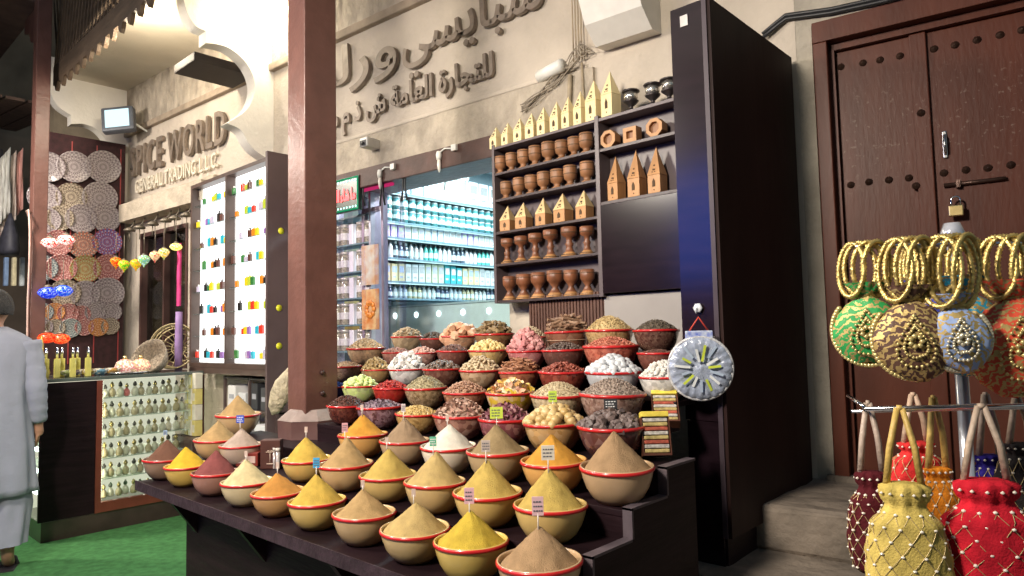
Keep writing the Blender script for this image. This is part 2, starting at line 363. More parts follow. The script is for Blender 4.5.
for i,(px,py,hh) in enumerate([(3,165,.75),(9,168,.8),(16,165,.72)]):
    p=onD(px,py,7.6+.1*i)
    w=MB(); N_=12; vs=[];fs=[]
    for a in range(N_+1):
        for b in range(5):
            vs.append((.02*math.sin(a*1.9+b),-.07+.14*a/N_,-hh*b/4+.22*a/N_))
    for a in range(N_):
        for b in range(4): fs.append((a*5+b,a*5+b+1,a*5+b+6,a*5+b+5))
    w.add(vs,fs,0,True); sh=w.build('hanging_scarf',pm('scarf%d'%i,cl[i],.8,.3,9,0,stretch=(1,6,1)),loc=p)
    s_=sh.modifiers.new('s','SOLIDIFY'); s_.thickness=.006
    tag(sh,['pale cream scarf hanging at the left edge of the photo','peach striped scarf hanging second from the left edge','faded rose scarf hanging nearest the far left post'][i],'scarf','scarves hung in the neighbouring stall')
p=onD(10,232,7.2); w=MB(); w.lathe([(.02,.2),(.06,.12),(.13,-.05),(.15,-.2),(.13,-.24)][::-1],seg=14,sx=1,sy=.6); bg=w.build('fabric_bag',pm('bag_dark',(.035,.035,.05),.6,.3,20),loc=p); tag(bg,'dark cloth bag hanging beside the far left post','bag')
for i,c in enumerate([(.2,.3,.5),(.7,.62,.4),(.55,.6,.62)]):
    p=onD(6+8*i,270,7.6); w=MB(); w.box(-.035,.035,-.02,.02,-.18,.14,bev=.01); q=w.build('folded_cloth',pm('cl%d'%i,c,.8,.2,20),loc=p); tag(q,['blue','cream','grey'][i]+' folded cloth hanging under the dark cloth bag','cloth','cloths under the dark bag')
# --- door wall
dw=thing('door_wall','scraped grey beige plaster wall around the old wooden door','wall',(WP.x,WP.y,0),DA)
w=MB(); w.box(.0,.085,.0,.3,0,2.70); w.box(0,3.5,.0,.3,2.70,6.0); w.box(1.0,3.5,.0,.3,0,2.70); w.box(.085,1.0,.28,.3,0,2.70)
w.build('wall',pm('worn_plaster',(.37,.33,.27),.95,.25,4,.6,25,detail=9),dw)
wood=pm('old_door_wood',(.088,.024,.013),.45,.2,4,.06,30,stretch=(2.5,2.5,.6),detail=8,spec=.25)
# pale scuffs on the leaf
def scuffed():
    m=wood.copy(); m.name='scuffed_door_wood'; nt=m.node_tree; N=nt.nodes;L=nt.links; b=N['Principled BSDF']
    src=b.inputs['Base Color'].links[0].from_socket
    tc=N.new('ShaderNodeTexCoord'); nz=N.new('ShaderNodeTexNoise'); nz.inputs['Scale'].default_value=58; nz.inputs['Detail'].default_value=7; L.new(tc.outputs['Object'],nz.inputs[0])
    r=N.new('ShaderNodeValToRGB'); r.color_ramp.elements[0].position=.62; r.color_ramp.elements[1].position=.68; L.new(nz.outputs[0],r.inputs[0])
    sx=N.new('ShaderNodeSeparateXYZ'); L.new(tc.outputs['Object'],sx.inputs[0])
    mr=N.new('ShaderNodeMapRange'); mr.inputs[1].default_value=.28; mr.inputs[2].default_value=.1; L.new(N.new('ShaderNodeMath').outputs[0],mr.inputs[0])
    mt=[n for n in N if n.type=='MATH'][-1]; mt.operation='ABSOLUTE'
    sb=N.new('ShaderNodeMath'); sb.operation='SUBTRACT'; sb.inputs[1].default_value=1.42; L.new(sx.outputs[2],sb.inputs[0]); L.new(sb.outputs[0],mt.inputs[0])
    mu=N.new('ShaderNodeMath'); mu.operation='MULTIPLY'; L.new(mr.outputs[0],mu.inputs[0]); L.new(r.outputs[0],mu.inputs[1])
    m2=N.new('ShaderNodeMath'); m2.operation='MULTIPLY'; m2.inputs[1].default_value=.22; L.new(mu.outputs[0],m2.inputs[0])
    x=N.new('ShaderNodeMix'); x.data_type='RGBA'; L.new(m2.outputs[0],x.inputs[0]); L.new(src,x.inputs[6]); x.inputs[7].default_value=(.42,.33,.27,1); L.new(x.outputs[2],b.inputs['Base Color']); return m
wood2=scuffed()
dr=thing('old_wooden_door','worn reddish brown double door with rows of round iron studs','door',(WP.x+.09*math.cos(DA),WP.y+.09*math.sin(DA),.78),DA)
w=MB(); w.box(0,.055,-.02,.1,0,1.83,bev=.004); w.box(.86,.91,-.02,.1,0,1.83,bev=.004); w.box(0,.91,-.025,.1,1.83,1.92,bev=.004)
w.box(.055,.075,.03,.12,0,1.83); w.box(.055,.86,.03,.12,1.80,1.83)
w.build('frame',wood,dr)
lf=MB(); lf.box(.077,.375,.06,.10,.0,1.797,bev=.003); lf.box(.352,.41,.04,.06,0,1.797,bev=.004); o1=lf.build('door_leaf',wood2,dr)
lf=MB(); lf.box(.378,.86,.062,.10,.0,1.797,bev=.003); o2=lf.build('door_leaf',wood2,dr)
iron=pm('iron_stud',(.07,.038,.028),.4,.3,20,.2,metal=.6)
def dloc(px,py,off):
    s,z=dpt(px,py,-off); return (s-.09,z-.78)
for par,y,L_ in ((o1,.06,[(841,67),(863,63),(880,60),(900,56),(851,185),(869,182),(889,180),(909,178)]),(o2,.062,[(934,49),(955,45),(977,40),(1000,35),(944,173),(966,170),(988,168),(1011,165),(1033,162),(1022,30)]),(o1,.04,[(921,113),(916,186)])):
    for p in L_:
        s,z=dloc(*p,y); w=MB(); w.lathe([(.0145,0),(.015,.003),(.011,.008),(.005,.012),(.0035,.015),(0.0001,.016)],seg=14,M=Matrix.Translation((s,y+.002,z))@Matrix.Rotation(PI/2,4,'X')); w.build('stud',iron,par)
s,z=dloc(945,145,.06); w=MB(); w.box(s-.008,s+.008,.052,.064,z-.055,z+.055,bev=.004); w.tube([(s,.055,z-.04),(s,.03,z-.03),(s,.03,z+.03),(s,.055,z+.04)],.005,8); w.build('handle',steel,o2)
s,z=dloc(944,186,.06); w=MB(); w.tube([(s,.05,z),(s+.2,.05,z)],.008,8); w.box(s+.04,s+.055,.035,.062,z-.015,z+.015); w.build('sliding_bolt',iron,o2)
s,z=dloc(955,205,.06); brass=pm('brass',(.62,.48,.22),.28,.15,30,0,metal=.9)
pdl=thing('padlock','brass padlock hanging from the bolt of the old door','padlock',(WP.x+(s+.09)*math.cos(DA),WP.y+(s+.09)*math.sin(DA)+.02,z+.78-.05),DA)
w=MB(); w.box(-.024,.024,-.011,.011,0,.042,bev=.004); w.build('body',brass,pdl)
w=MB(); w.tube([(-.015,0,.04),(-.015,0,.062)]+[(.015*math.cos(PI-t*PI/8),0,.062+.015*math.sin(t*PI/8)) for t in range(9)]+[(.015,0,.04)],.004,8); w.build('shackle',chrome,pdl)
# conduit over door
cd=MB(); a=[frame_pt(762,37,DA,.03),frame_pt(775,26,DA,.03),frame_pt(785,18,DA,.03),frame_pt(830,12,DA,.03),frame_pt(885,0,DA,.03),frame_pt(940,-16,DA,.03)]
for dz in (0,.016): cd.tube([(p[0],-.02,p[1]+dz) for p in a],.009,6)
q=cd.build('cable_run',blackp,loc=(WP.x,WP.y,0),rot=(0,0,DA)); tag(q,'pair of black cables running along the wall above the old door','cable')
# stone steps
stone=pm('old_stone',(.21,.17,.135),.85,.45,5,.8,18,detail=9)
stp=thing('stone_steps','worn chipped stone steps below the old wooden door','steps',(WP.x,WP.y,0),DA)
def slab(x0,x1,y0,y1,z0,z1,sd):
    bm=bmesh.new(); bmesh.ops.create_cube(bm,size=1)
    for v in bm.verts: v.co=Vector(((x0+x1)/2+v.co.x*(x1-x0),(y0+y1)/2+v.co.y*(y1-y0),(z0+z1)/2+v.co.z*(z1-z0)))
    bmesh.ops.bevel(bm,geom=bm.edges[:],offset=.018,segments=2,profile=.5,affect='EDGES')
    bmesh.ops.subdivide_edges(bm,edges=[e for e in bm.edges if e.calc_length()>.15],cuts=7,use_grid_fill=True)
    rnd=random.Random(sd)
    for v in bm.verts: v.co+=Vector((rnd.gauss(0,.004),rnd.gauss(0,.005),rnd.gauss(0,.003)))
    bm.verts.index_update(); w=MB(); w.add([v.co[:] for v in bm.verts],[tuple(v.index for v in f.verts) for f in bm.faces]); bm.free(); return w
slab(-.25,1.6,-.55,.06,.60,.765,1).build('step',stone,stp)
slab(-.5,1.6,-.9,-.02,.40,.605,2).build('step',stone,stp)
slab(-.5,1.6,-1.25,-.02,.2,.402,3).build('step',stone,stp)
slab(-.5,1.6,-1.6,-.02,.0,.202,4).build('step',stone,stp)
w=MB(); w.box(.06,.92,-.03,.02,.765,.79); w.build('threshold',stone,stp)
# ================================================================ DISPLAY STAND
TZ=[.76,.84,.92,1.0,1.08,1.16,1.24,1.31]; TY=[1.17,1.39,1.57,1.755,1.905,2.065,2.22,2.375,2.66]
ds=thing('display_stand','dark stepped wooden display stand carrying rows of spice bowls','display stand',(-2.2,1.9,0))
def LB(w,x0,x1,y0,y1,z0,z1,bev=0): return w.box(x0+2.2,x1+2.2,y0-1.9,y1-1.9,z0,z1,bev=bev)
for k in range(8):
    w=MB(); xl=-3.46 if k<3 else (-2.88 if k==3 else (-3.16 if k<5 else -3.5)); xr=-1.06 if k<4 else (-1.17 if k<6 else -1.22)
    if k==0: LB(w,xl,-1.045,1.17,1.41,.725,.76,.004)
    else:
        LB(w,xl,xr,TY[k],TY[k+1]+.02,TZ[k]-.018,TZ[k],.002); LB(w,xl,xr,TY[k]+.002,TY[k]+.02,TZ[k-1],TZ[k]-.018)
    w.build('shelf_step',lam,ds)
w=MB(); sp=[(1.25,0),(1.25,.722),(1.388,.722),(1.388,.845),(1.568,.845),(1.568,.925),(1.753,.925),(1.753,1.005),(1.923,1.005),(1.923,0)]
w.prism([(y-1.9,z) for y,z in sp],2.2-1.058,2.2-1.035,'x'); w.build('side_panel',lam,ds)
w=MB()
ed=[(1.17,.765),(1.39,.765),(1.39,.85),(1.57,.85),(1.57,.93),(1.755,.93),(1.755,1.01),(1.925,1.01)]
for (a,b),(c,d) in zip(ed,ed[1:]):
    if a==c: w.box(1.14,1.170,a-1.9-.005,a-1.9+.003,b,d)
    else: w.box(1.14,1.170,a-1.9-.005,c-1.9-.005,b-.006,b+.001)
w.build('edge_trim',pm('edge_trim',(.09,.07,.08),.5,.2,spec=.3),ds)
w=MB(); LB(w,-3.2,-1.06,1.30,1.33,0,.725); LB(w,-3.22,-3.2,1.30,2.66,0,.725); w.build('front_panel',lam,ds)
for bx in (-3.13,-2.52,-1.9,-1.35):
    w=MB(); w.prism([(1.18-1.9,.725),(1.299-1.9,.725),(1.299-1.9,.56)],bx+2.2,bx+2.2+.03,'x'); w.build('bracket',lam,ds)
w=MB(); LB(w,-3.46,-1.045,1.164,1.169,.722,.764); w.build('front_edge',pm('edge_front',(.035,.022,.028),.5,.3,20,.2,spec=.2),ds)
# tall cabinet
tc_=thing('tall_cabinet','tall dark brown laminate cabinet standing between the shelves and the old door','cabinet',(-1.14,2.6,.0))
w=MB(); w.box(-.066,.066,-.392,.34,1.086,2.56); w.build('carcass',lam,tc_)
w=MB(); w.box(.067,.084,-.4,.36,.70,2.565,bev=.002); w.build('side_panel',pm('black_brown_side',(.021,.010,.009),.55,.4,4,.1,10,stretch=(1,1,.3),spec=.12),tc_)
w=MB(); w.box(-.07,.066,-.402,-.393,1.086,2.565); w.build('front_panel',lamblue,tc_)
w=MB(); w.box(.055,.072,-.408,-.4025,.70,2.565); w.build('edge_strip',lam2,tc_)
w=MB(); w.box(-.03,.0,-.406,-.4025,2.49,2.53); w.build('sticker',pm('silver_sticker',(.5,.47,.45),.4),tc_)
w=MB(); w.box(-.03,-.014,-.46,-.45,.70,.75,bev=.002)
w=MB(); w.box(-.066,.060,-.385,.34,0,1.084); w.build('lower_box',lam,tc_)
w=MB(); w.box(-.066,.054,-.398,-.3855,.2,1.084); w.build('lower_front',lamblue,tc_)
p=onY(689,523,2.195); w=MB(); w.box(-.012,.012,-.006,.0,-.03,.03,bev=.002); q=w.build('tan_plate',pm('tan_plate_m',(.42,.25,.12),.5),loc=(p.x,2.2,p.z)); tag(q,'small tan plate fixed low on the tall cabinet front','plate')
# socket plate on stand side
# grey steel panel + slats under wall shelf
pg=MB(); pg.box(-1.95,-1.215,2.78,2.80,1.3,1.578); q=pg.build('backboard',pm('grey_board',(.30,.275,.26),.5,.08,6)); tag(q,'grey metal board below the blue-brown cupboard doors','board')
w=MB(); w.box(-2.45,-1.955,2.79,2.81,1.2,1.6)
for i in range(24): w.box(-2.445+.0204*i,-2.433+.0204*i,2.783,2.79,1.2,1.6)
q=w.build('slatted_panel',pm('slat_brown',(.10,.045,.03),.5,.2,10)); tag(q,'ribbed brown panel under the wooden cup shelves','panel')
# ================================================================ BOWLS
rimred=pm('red_rim',(.50,.014,.016),.3,.12,20,0,coat=.3)
def bowl_shell(mat,par):
    w=MB(); P=[(.048,0),(.056,.002),(.074,.018),(.089,.042),(.099,.07),(.1045,.095),(.1045,.100),(.1005,.100),(.0995,.093),(.094,.066)]
    w.lathe(P,seg=36,capt=False); b=w.build('bowl',mat,par)
    w=MB(); w.lathe([(.1045,.0885),(.1070,.0895),(.1078,.0935),(.1068,.0975),(.1045,.0985)],seg=36,capb=False,capt=False); w.build('rim',rimred,b)
    return b
def cone_mesh(r,h,rnd):
    w=MB(); seg=40; nr=16; vs=[];fs=[]; px=[rnd.uniform(0,6) for _ in range(4)]; sk=(rnd.uniform(-.006,.006),rnd.uniform(-.006,.006))
    conc=rnd.uniform(.93,1.08); tip=rnd.uniform(.945,.98); sl=rnd.uniform(0,6.28); sa=rnd.uniform(.0,.035)
    for i in range(nr+1):
        t=i/nr; rr=r*(1-t)
        z=.086+h*(t**conc)
        if t>tip: z=.086+h*(tip**conc+(t-tip)*.45)
        for k in range(seg):
            a=2*PI*k/seg; q=rr*(1+.018*math.sin(3*a+px[0])+.014*math.sin(7*a+px[1]+4*t)+.012*math.sin(11*a+px[2]-6*t))+rnd.uniform(-.0005,.0005)
            q*=1+sa*math.exp(-((t-.45)/.2)**2)*(1+math.cos(a-sl))
            q*=1+.05*noise.noise(Vector((math.cos(a)*1.6+px[0],math.sin(a)*1.6,t*2.5)))+.02*noise.noise(Vector((math.cos(a)*6+px[1],math.sin(a)*6,t*9)))
            if i==nr: q=.0
            vs.append((q*math.cos(a)+sk[0]*t,q*math.sin(a)+sk[1]*t,z+rnd.uniform(-.0006,.0006)+(.003*noise.noise(Vector((math.cos(a)*3,math.sin(a)*3+px[2],t*4))) if 0<i<nr else 0)))
    for i in range(nr):
        for k in range(seg):
            k2=(k+1)%seg; fs.append((i*seg+k,i*seg+k2,(i+1)*seg+k2,(i+1)*seg+k))
    w.add(vs,fs,0,True)
    for _ in range(rnd.randint(10,26)): # crumbs at the foot of the cone and on the rim
        a=rnd.uniform(0,6.28); q=r*rnd.uniform(.93,1.05); e=rnd.uniform(.0008,.0022)
        vv,ff=u_ball(5,3); w.add(vv,ff,0,False,Matrix.Translation((q*math.cos(a),q*math.sin(a),.089+.004*(q>r)+e*.5))@Matrix.Scale(e,4))
    return w
# unit pieces
def u_ball(n=8,m_=6):
    vs=[(0,0,-1)];fs=[]
    for i in range(1,m_):
        t=PI*i/m_
        for k in range(n): a=2*PI*k/n; vs.append((math.sin(t)*math.cos(a),math.sin(t)*math.sin(a),-math.cos(t)))
    vs.append((0,0,1)); T=len(vs)-1
    for k in range(n):
        fs.append((0,1+(k+1)%n,1+k)); fs.append((T,T-n+k,T-n+(k+1)%n))
    for i in range(m_-2):
        for k in range(n): a=1+i*n+k; b=1+i*n+(k+1)%n; fs.append((a,b,b+n,a+n))
    return vs,fs
def piece(kind,rnd):
    if kind=='ball': vs,fs=u_ball(10,7); return vs,fs
    if kind=='seed': vs,fs=u_ball(6,4); return [(x*.55,y*.55,z) for x,y,z in vs],fs
    if kind=='grain': vs,fs=u_ball(5,4); return [(x*.4,y*.4,z) for x,y,z in vs],fs
    if kind=='chunk':
        vs,fs=u_ball(6,4); return [tuple(c*rnd.uniform(.65,1.15) for c in v) for v in vs],fs
    if kind=='stick':
        vs=[];fs=[];n=6;b=rnd.uniform(-.15,.15)
        for i in range(4):
            for k in range(n): a=2*PI*k/n; vs.append((.13*math.cos(a)+b*math.sin(i),.16*math.sin(a),-1+2*i/3))
        for i in range(3):
            for k in range(n): fs.append((i*n+k,i*n+(k+1)%n,(i+1)*n+(k+1)%n,(i+1)*n+k))
        fs+=[tuple(range(n)),tuple(range(3*n,4*n))]; return vs,fs
    if kind=='root':
        vs=[];fs=[];n=7;ph=rnd.uniform(0,6)
        for i in range(7):
            r=.28*(1+.35*math.sin(i*2.1+ph)) if 0<i<6 else .12
            for k in range(n): a=2*PI*k/n; vs.append((r*math.cos(a)+.16*math.sin(i*.9+ph),r*math.sin(a),-1+2*i/6))
        for i in range(6):
            for k in range(n): fs.append((i*n+k,i*n+(k+1)%n,(i+1)*n+(k+1)%n,(i+1)*n+k))
        fs+=[tuple(range(n)),tuple(range(6*n,7*n))]; return vs,fs
    if kind=='petal':
        vs=[];fs=[];c=rnd.uniform(.2,.7)
        for i in range(4):
            wd=[.25,.8,.95,.4][i]
            for j in range(3): x=(j-1)*wd*.7; vs.append((x,c*(x*x+.3*(i/1.5-1)**2),-1+2*i/3))
        for i in range(3):
            for j in range(2): fs.append((i*3+j,i*3+j+1,i*3+j+4,i*3+j+3))
        top=len(vs); vs2=[(x,y-.12,z) for x,y,z in vs]; f2=[tuple(top+q for q in f[::-1]) for f in fs]
        return vs+vs2,fs+f2
def heap_mesh(kind,size,n,h,r,rnd,zb=.087):
    r*=1.04
    w=MB()
    def top(t): return zb+h*(1-t*t)**.9*(1-.15*t)
    # solid core
    vs=[];fs=[];seg=18;nr=6
    for i in range(nr+1):
        t=1-i/nr
        for k in range(seg): a=2*PI*k/seg; vs.append((r*.96*t*math.cos(a),r*.96*t*math.sin(a),top(t)-size*.7))
    for i in range(nr):
        for k in range(seg): fs.append((i*seg+k,i*seg+(k+1)%seg,(i+1)*seg+(k+1)%seg,(i+1)*seg+k))
    w.add(vs,fs,0,True)
    for i in range(n):
        t=math.sqrt((i+.5)/n)*.97; a=i*2.39996+rnd.uniform(-.2,.2)
        vs,fs=piece(kind,rnd); s_=size*rnd.uniform(.75,1.2)
        R=Euler((rnd.uniform(0,6.3),rnd.uniform(0,6.3),rnd.uniform(0,6.3))).to_matrix().to_4x4() if kind not in('stick','root') else Euler((PI/2+rnd.uniform(-.35,.35),rnd.uniform(-.4,.4),rnd.uniform(0,6.3))).to_matrix().to_4x4()
        rr=min(r*t,r-size*(.55 if kind not in('stick','root') else .9)); rr=max(rr,0)
        M=Matrix.Translation((rr*math.cos(a),rr*math.sin(a),top(t)+rnd.uniform(-.3,.35)*size*(1 if kind not in('stick','root') else .35)))@R@Matrix.Scale(s_,4)
        w.add(vs,fs,0,kind in('ball','seed','grain'),M)
    return w
def powder(name,c):
    k='powder_'+name
    c=tuple(.9*v+.035 for v in c); return pm(k,c,.95,.12,38,.6,380,spec=.15,detail=8,col2=tuple(x*.74 for x in c))
POW=dict(brown=(.17,.062,.028),yellow=(.80,.50,.01),maroon=(.27,.055,.05),cream=(.76,.62,.33),orange=(.62,.27,.035),gold=(.70,.46,.06),tan=(.52,.33,.13),sand=(.60,.42,.15),mustard=(.62,.43,.09),deepyel=(.66,.46,.03),beige=(.56,.42,.24),lilac=(.55,.42,.34),amber=(.72,.33,.02),taupe=(.38,.25,.14),white=(.86,.80,.68),dkolive=(.36,.25,.11),rust=(.44,.27,.13))
# rows: (px,width px,kind,desc,(tag)) ; rim pixel row only fixes the side-to-side position
def H(kind,size,n,h,cols): return ('heap',kind,size,n,h,cols)
ROWS=[
 ('front row',1.28,[(166,45,'brown','dark brown ground spice'),(187,44,'yellow','bright yellow turmeric powder'),(215,48,'maroon','maroon red powder'),(247,53,'cream','pale cream powder'),(278.5,55,'orange','orange chilli powder'),(317.5,60,'gold','golden yellow powder'),(364,66,'tan','tan brown powder'),(415,73,'sand','sandy yellow powder'),(471,79,'deepyel','deep yellow powder'),(540,91,'rust','light brown powder')]),
 ('second row',1.46,[(217,46,'tan','tan powder'),(241,44,'lilac','greyish white powder'),(307,51,'gold','golden yellow powder'),(346,57,'tan','sandy tan powder'),(388,60,'mustard','mustard yellow powder'),(434.5,65,'sand','pale yellow powder'),(487.5,73,'mustard','ochre yellow powder'),(550,78,'mustard','broad mustard powder')]),
 ('third row',1.64,[(238,46,'tan','deep tan powder'),(363,52,'amber','bright orange powder'),(404.5,53,'taupe','brown powder'),(448.5,59,'white','pure white powder'),(498,66,'dkolive','olive brown powder'),(554,70,'amber','orange amber powder'),(617,78,'rust','reddish tan powder')]),
 ('fourth row',1.82,[(347,40,H('seed',.006,260,.045,[(.06,.02,.015),(.15,.05,.03),(.03,.015,.01)]),'dark cloves'),(380,46,H('petal',.007,240,.03,[(.22,.15,.2),(.4,.3,.35),(.13,.08,.1)]),'lavender buds'),(417,44,H('grain',.007,320,.035,[(.6,.42,.15),(.75,.55,.22),(.5,.32,.1)]),'yellow grains'),(460,55,H('petal',.011,200,.055,[(.45,.25,.18),(.6,.42,.33),(.3,.13,.1)]),'pinkish brown dried petals'),(505,54,H('petal',.010,200,.05,[(.13,.03,.05),(.3,.1,.13),(.5,.28,.25)]),'dark purple hibiscus petals'),(554,60,H('ball',.017,60,.05,[(.62,.42,.17),(.7,.52,.26),(.52,.34,.12)]),'yellow dried limes'),(612,69,H('chunk',.016,70,.035,[(.06,.04,.04),(.2,.15,.14),(.1,.06,.05)]),'black dried limes')]),
 ('fifth row',1.98,[(334,30,H('chunk',.009,90,.03,[(.01,.06,.35),(.02,.12,.5)]),'blue crystals'),(360,36,H('ball',.014,46,.05,[(.62,.75,.25),(.75,.82,.4)]),'pale green sweets'),(391,37,H('seed',.010,170,.035,[(.5,.02,.015),(.3,.01,.01),(.6,.06,.03)]),'small red chillies'),(426,43,H('grain',.006,320,.05,[(.35,.3,.17),(.5,.42,.25),(.25,.2,.1)]),'greyish green seeds'),(465,45,H('seed',.008,260,.045,[(.42,.22,.13),(.55,.33,.22),(.28,.12,.07)]),'reddish brown seeds'),(510,49,H('petal',.015,90,.05,[(.8,.55,.03),(.85,.7,.5),(.8,.35,.25),(.8,.6,.05)]),'yellow and pink flower buds'),(558,56,H('grain',.005,420,.045,[(.6,.48,.3),(.7,.58,.38),(.5,.38,.22)]),'pale beige grain'),(612,66,H('grain',.005,420,.045,[(.33,.25,.2),(.45,.36,.3),(.22,.15,.12)]),'greyish brown grain')]),
 ('sixth row',2.14,[(346,32,H('grain',.007,150,.03,[(.6,.42,.27),(.5,.33,.2)]),'peach coloured flakes'),(376,30,H('chunk',.013,90,.07,[(.55,.38,.16),(.42,.28,.12),(.65,.48,.24)]),'yellow brown ginger pieces'),(407,36,H('chunk',.026,26,.085,[(.85,.83,.80),(.75,.72,.69)]),'large white alum crystals'),(442,39,H('ball',.010,110,.04,[(.14,.09,.06),(.22,.15,.11),(.09,.05,.04)]),'dark brown nutshells'),(480,42,H('seed',.013,110,.06,[(.6,.46,.28),(.7,.57,.38),(.5,.35,.2)]),'pistachios in their shells'),(520,42,H('stick',.028,60,.06,[(.35,.14,.07),(.5,.24,.13),(.25,.1,.05)]),'cinnamon sticks'),(562,48,H('seed',.010,150,.035,[(.25,.05,.035),(.38,.1,.06),(.16,.03,.02)]),'dark red berries'),(613,55,H('ball',.015,75,.05,[(.62,.64,.68),(.72,.73,.75)]),'white egg-like stones'),(664,50,H('chunk',.010,120,.06,[(.82,.79,.74),(.74,.7,.64)]),'white lumps')]),
 ('seventh row',2.30,[(366,38,H('grain',.007,260,.05,[(.6,.43,.25),(.7,.53,.33)]),'beige flakes'),(396,26,H('chunk',.01,70,.03,[(.5,.25,.2),(.6,.35,.28)]),'pinkish lumps'),(422,28,H('chunk',.012,60,.035,[(.7,.45,.38),(.6,.35,.28)]),'salmon pink salt'),(453,34,H('seed',.008,200,.035,[(.12,.06,.05),(.3,.14,.1)]),'dark brown pods'),(488,40,H('ball',.011,100,.045,[(.75,.55,.2),(.82,.66,.32)]),'yellow dried chickpeas'),(527,40,H('chunk',.022,55,.085,[(.62,.24,.24),(.72,.36,.34),(.5,.17,.18)]),'pink crystal lumps'),(564,44,H('ball',.006,260,.035,[(.08,.05,.04),(.16,.11,.09)]),'black peppercorns'),(611,56,H('grain',.006,400,.035,[(.55,.16,.10),(.68,.26,.17),(.45,.1,.07)]),'coral red flakes'),(657,40,H('grain',.006,220,.02,[(.16,.07,.05),(.25,.12,.09)]),'dark red seeds')]),
 ('top row',2.47,[(407,32,H('root',.02,60,.05,[(.5,.36,.22),(.6,.46,.3)]),'pale ginger roots'),(433,28,H('chunk',.012,70,.045,[(.09,.06,.045),(.16,.11,.08)]),'black bark chips'),(459,36,H('chunk',.032,14,.06,[(.75,.38,.22),(.78,.48,.3)]),'large salmon coloured salt rocks'),(494,40,H('root',.032,60,.055,[(.25,.16,.07),(.36,.25,.12),(.17,.1,.05)]),'brown twisted roots'),(530,34,H('seed',.009,170,.06,[(.52,.4,.26),(.62,.5,.34)]),'pale beige pods'),(567,44,H('stick',.045,50,.065,[(.28,.15,.09),(.4,.25,.16),(.18,.09,.05)]),'stacked cinnamon bark'),(609,49,H('grain',.005,420,.055,[(.62,.45,.2),(.7,.53,.27),(.5,.34,.14)]),'yellow beige seeds'),(656,46,H('grain',.005,420,.045,[(.10,.08,.06),(.18,.14,.1),(.05,.04,.03)]),'dark grey seeds')]),
]
BOWLS={}
for ri,(rn,Y_,items) in enumerate(ROWS):
    rimz=TZ[ri]+.1
    xs=[]
    for it in items:
        py=300
        for _ in range(4):
            p=onY(it[0],py,Y_); # find the pixel row of the rim height at this column
            zc=p.z; py+= (zc-rimz)*F/max(.5,(p-CAM).length)
        xs.append((p.x,(p-CAM).length/ray(it[0],py).length))
    rad=[]
    for i,(it,(x,D)) in enumerate(zip(items,xs)):
        rad.append(min(.112,max(.075,.5*it[1]*D/F*.97)))
    if ri>2: rad=[r_*1.06 for r_ in rad]
    for _ in range(6):
        for i in range(len(xs)-1):
            gap=(xs[i+1][0]-xs[i][0]-.002)*(1.10 if ri>2 else 1.0); s_=rad[i]+rad[i+1]
            if s_>gap: rad[i]*=gap/s_; rad[i+1]*=gap/s_
    for i,(it,(x,D)) in enumerate(zip(items,xs)):
        rnd=random.Random(ri*50+i); sc=rad[i]/.1078
        px,wd,kind,desc=it
        is_p=isinstance(kind,str)
        lab=(f'bowl with cone of {desc}, {ORD[i]} from left in {rn}' if is_p else f'bowl heaped with {desc}, {ORD[i]} from left in {rn}')
        t=thing('spice_bowl',lab,'bowl',(x,Y_,TZ[ri]+.0006+(.0035*(i%2) if False else 0)),rnd.uniform(0,6),'bowls of spices on the stepped stand'); t.scale=(sc,sc,sc*rnd.uniform(.95,1.05)); t.rotation_euler.x=rnd.uniform(-.02,.02); t.rotation_euler.y=rnd.uniform(-.02,.02)
        if is_p:
            c=POW[kind]; mm=powder(kind,c)
            sh=pm('shell_'+kind,tuple(v*.62+a_ for v,a_ in zip(c,(.19,.145,.10))),.32,.08,9,0,coat=.4)
            bowl_shell(sh,t)
            h=rnd.uniform(.088,.112)
            if i in(7,8,9) and ri==0: h=.092
            cone_mesh(.0985,h,rnd).build('spice_cone',mm,t)
            BOWLS[(ri,i)]=(x,Y_,TZ[ri]+(.086+h)*sc)
        else:
            _,pk,size,n,h,cols=kind; h*=1.25; n=int(n*1.15)
            mm=islands('goods_%d_%d'%(ri,i),cols,.55 if pk!='ball' else .4)
            sc2=[tuple(v*.8 for v in c) for c in cols]
            red=ri>3 and i%3!=2
            if desc[:5] not in('white','pale ','large') and ri>2: sc2=[tuple((a*.8+b*.2) for a,b in zip(c,(.30,.05,.04))) for c in sc2]
            bowl_shell(shellmat('shell_%d_%d'%(ri,i),[tuple(v*1.25 for v in sc2[0]),tuple(v*.6 for v in sc2[-1])]+sc2,max(38,.62/size)),t)
            heap_mesh(pk,size,n,h,.0985,rnd).build('spice_heap',mm,t)
            BOWLS[(ri,i)]=(x,Y_,TZ[ri]+(.082+h)*sc)
# price tags
def price_tag(key,cardw,cardh,col,desc,writing=True,stick=.05,off=(0,-.004),mk=(.08,.08,.1)):
    x,y,z=BOWLS[key]; t=thing('price_tag',desc,'price tag',(x+off[0],y+off[1],z-.02),.75,'tags stuck in the spices')
    w=MB(); w.tube([(0,0,0),(0,0,stick)],.0018,6); w.build('stick',pm('clear_stick',(.6,.55,.5),.3),t)
    if cardw:
        w=MB(); w.box(-cardw/2,cardw/2,-.0012,.0012,stick-.006,stick-.006+cardh,bev=.0004); c=w.build('card',pm('card_%s'%str(col),col,.5,.04),t)
        if writing:
            w=MB(); rnd=random.Random(str(key))
            for r_ in range(3):
                xx=-cardw*.38
                zz=stick-.006+cardh*(.74-.24*r_)
                while xx<cardw*.3:
                    l=rnd.uniform(.1,.22)*cardw; w.box(xx,min(xx+l,cardw*.4),-.0022,-.0016,zz-.0018,zz+.0014); xx+=l+.06*cardw
            w.build('writing',pm('ink_%s'%str(mk),mk,.6),c)
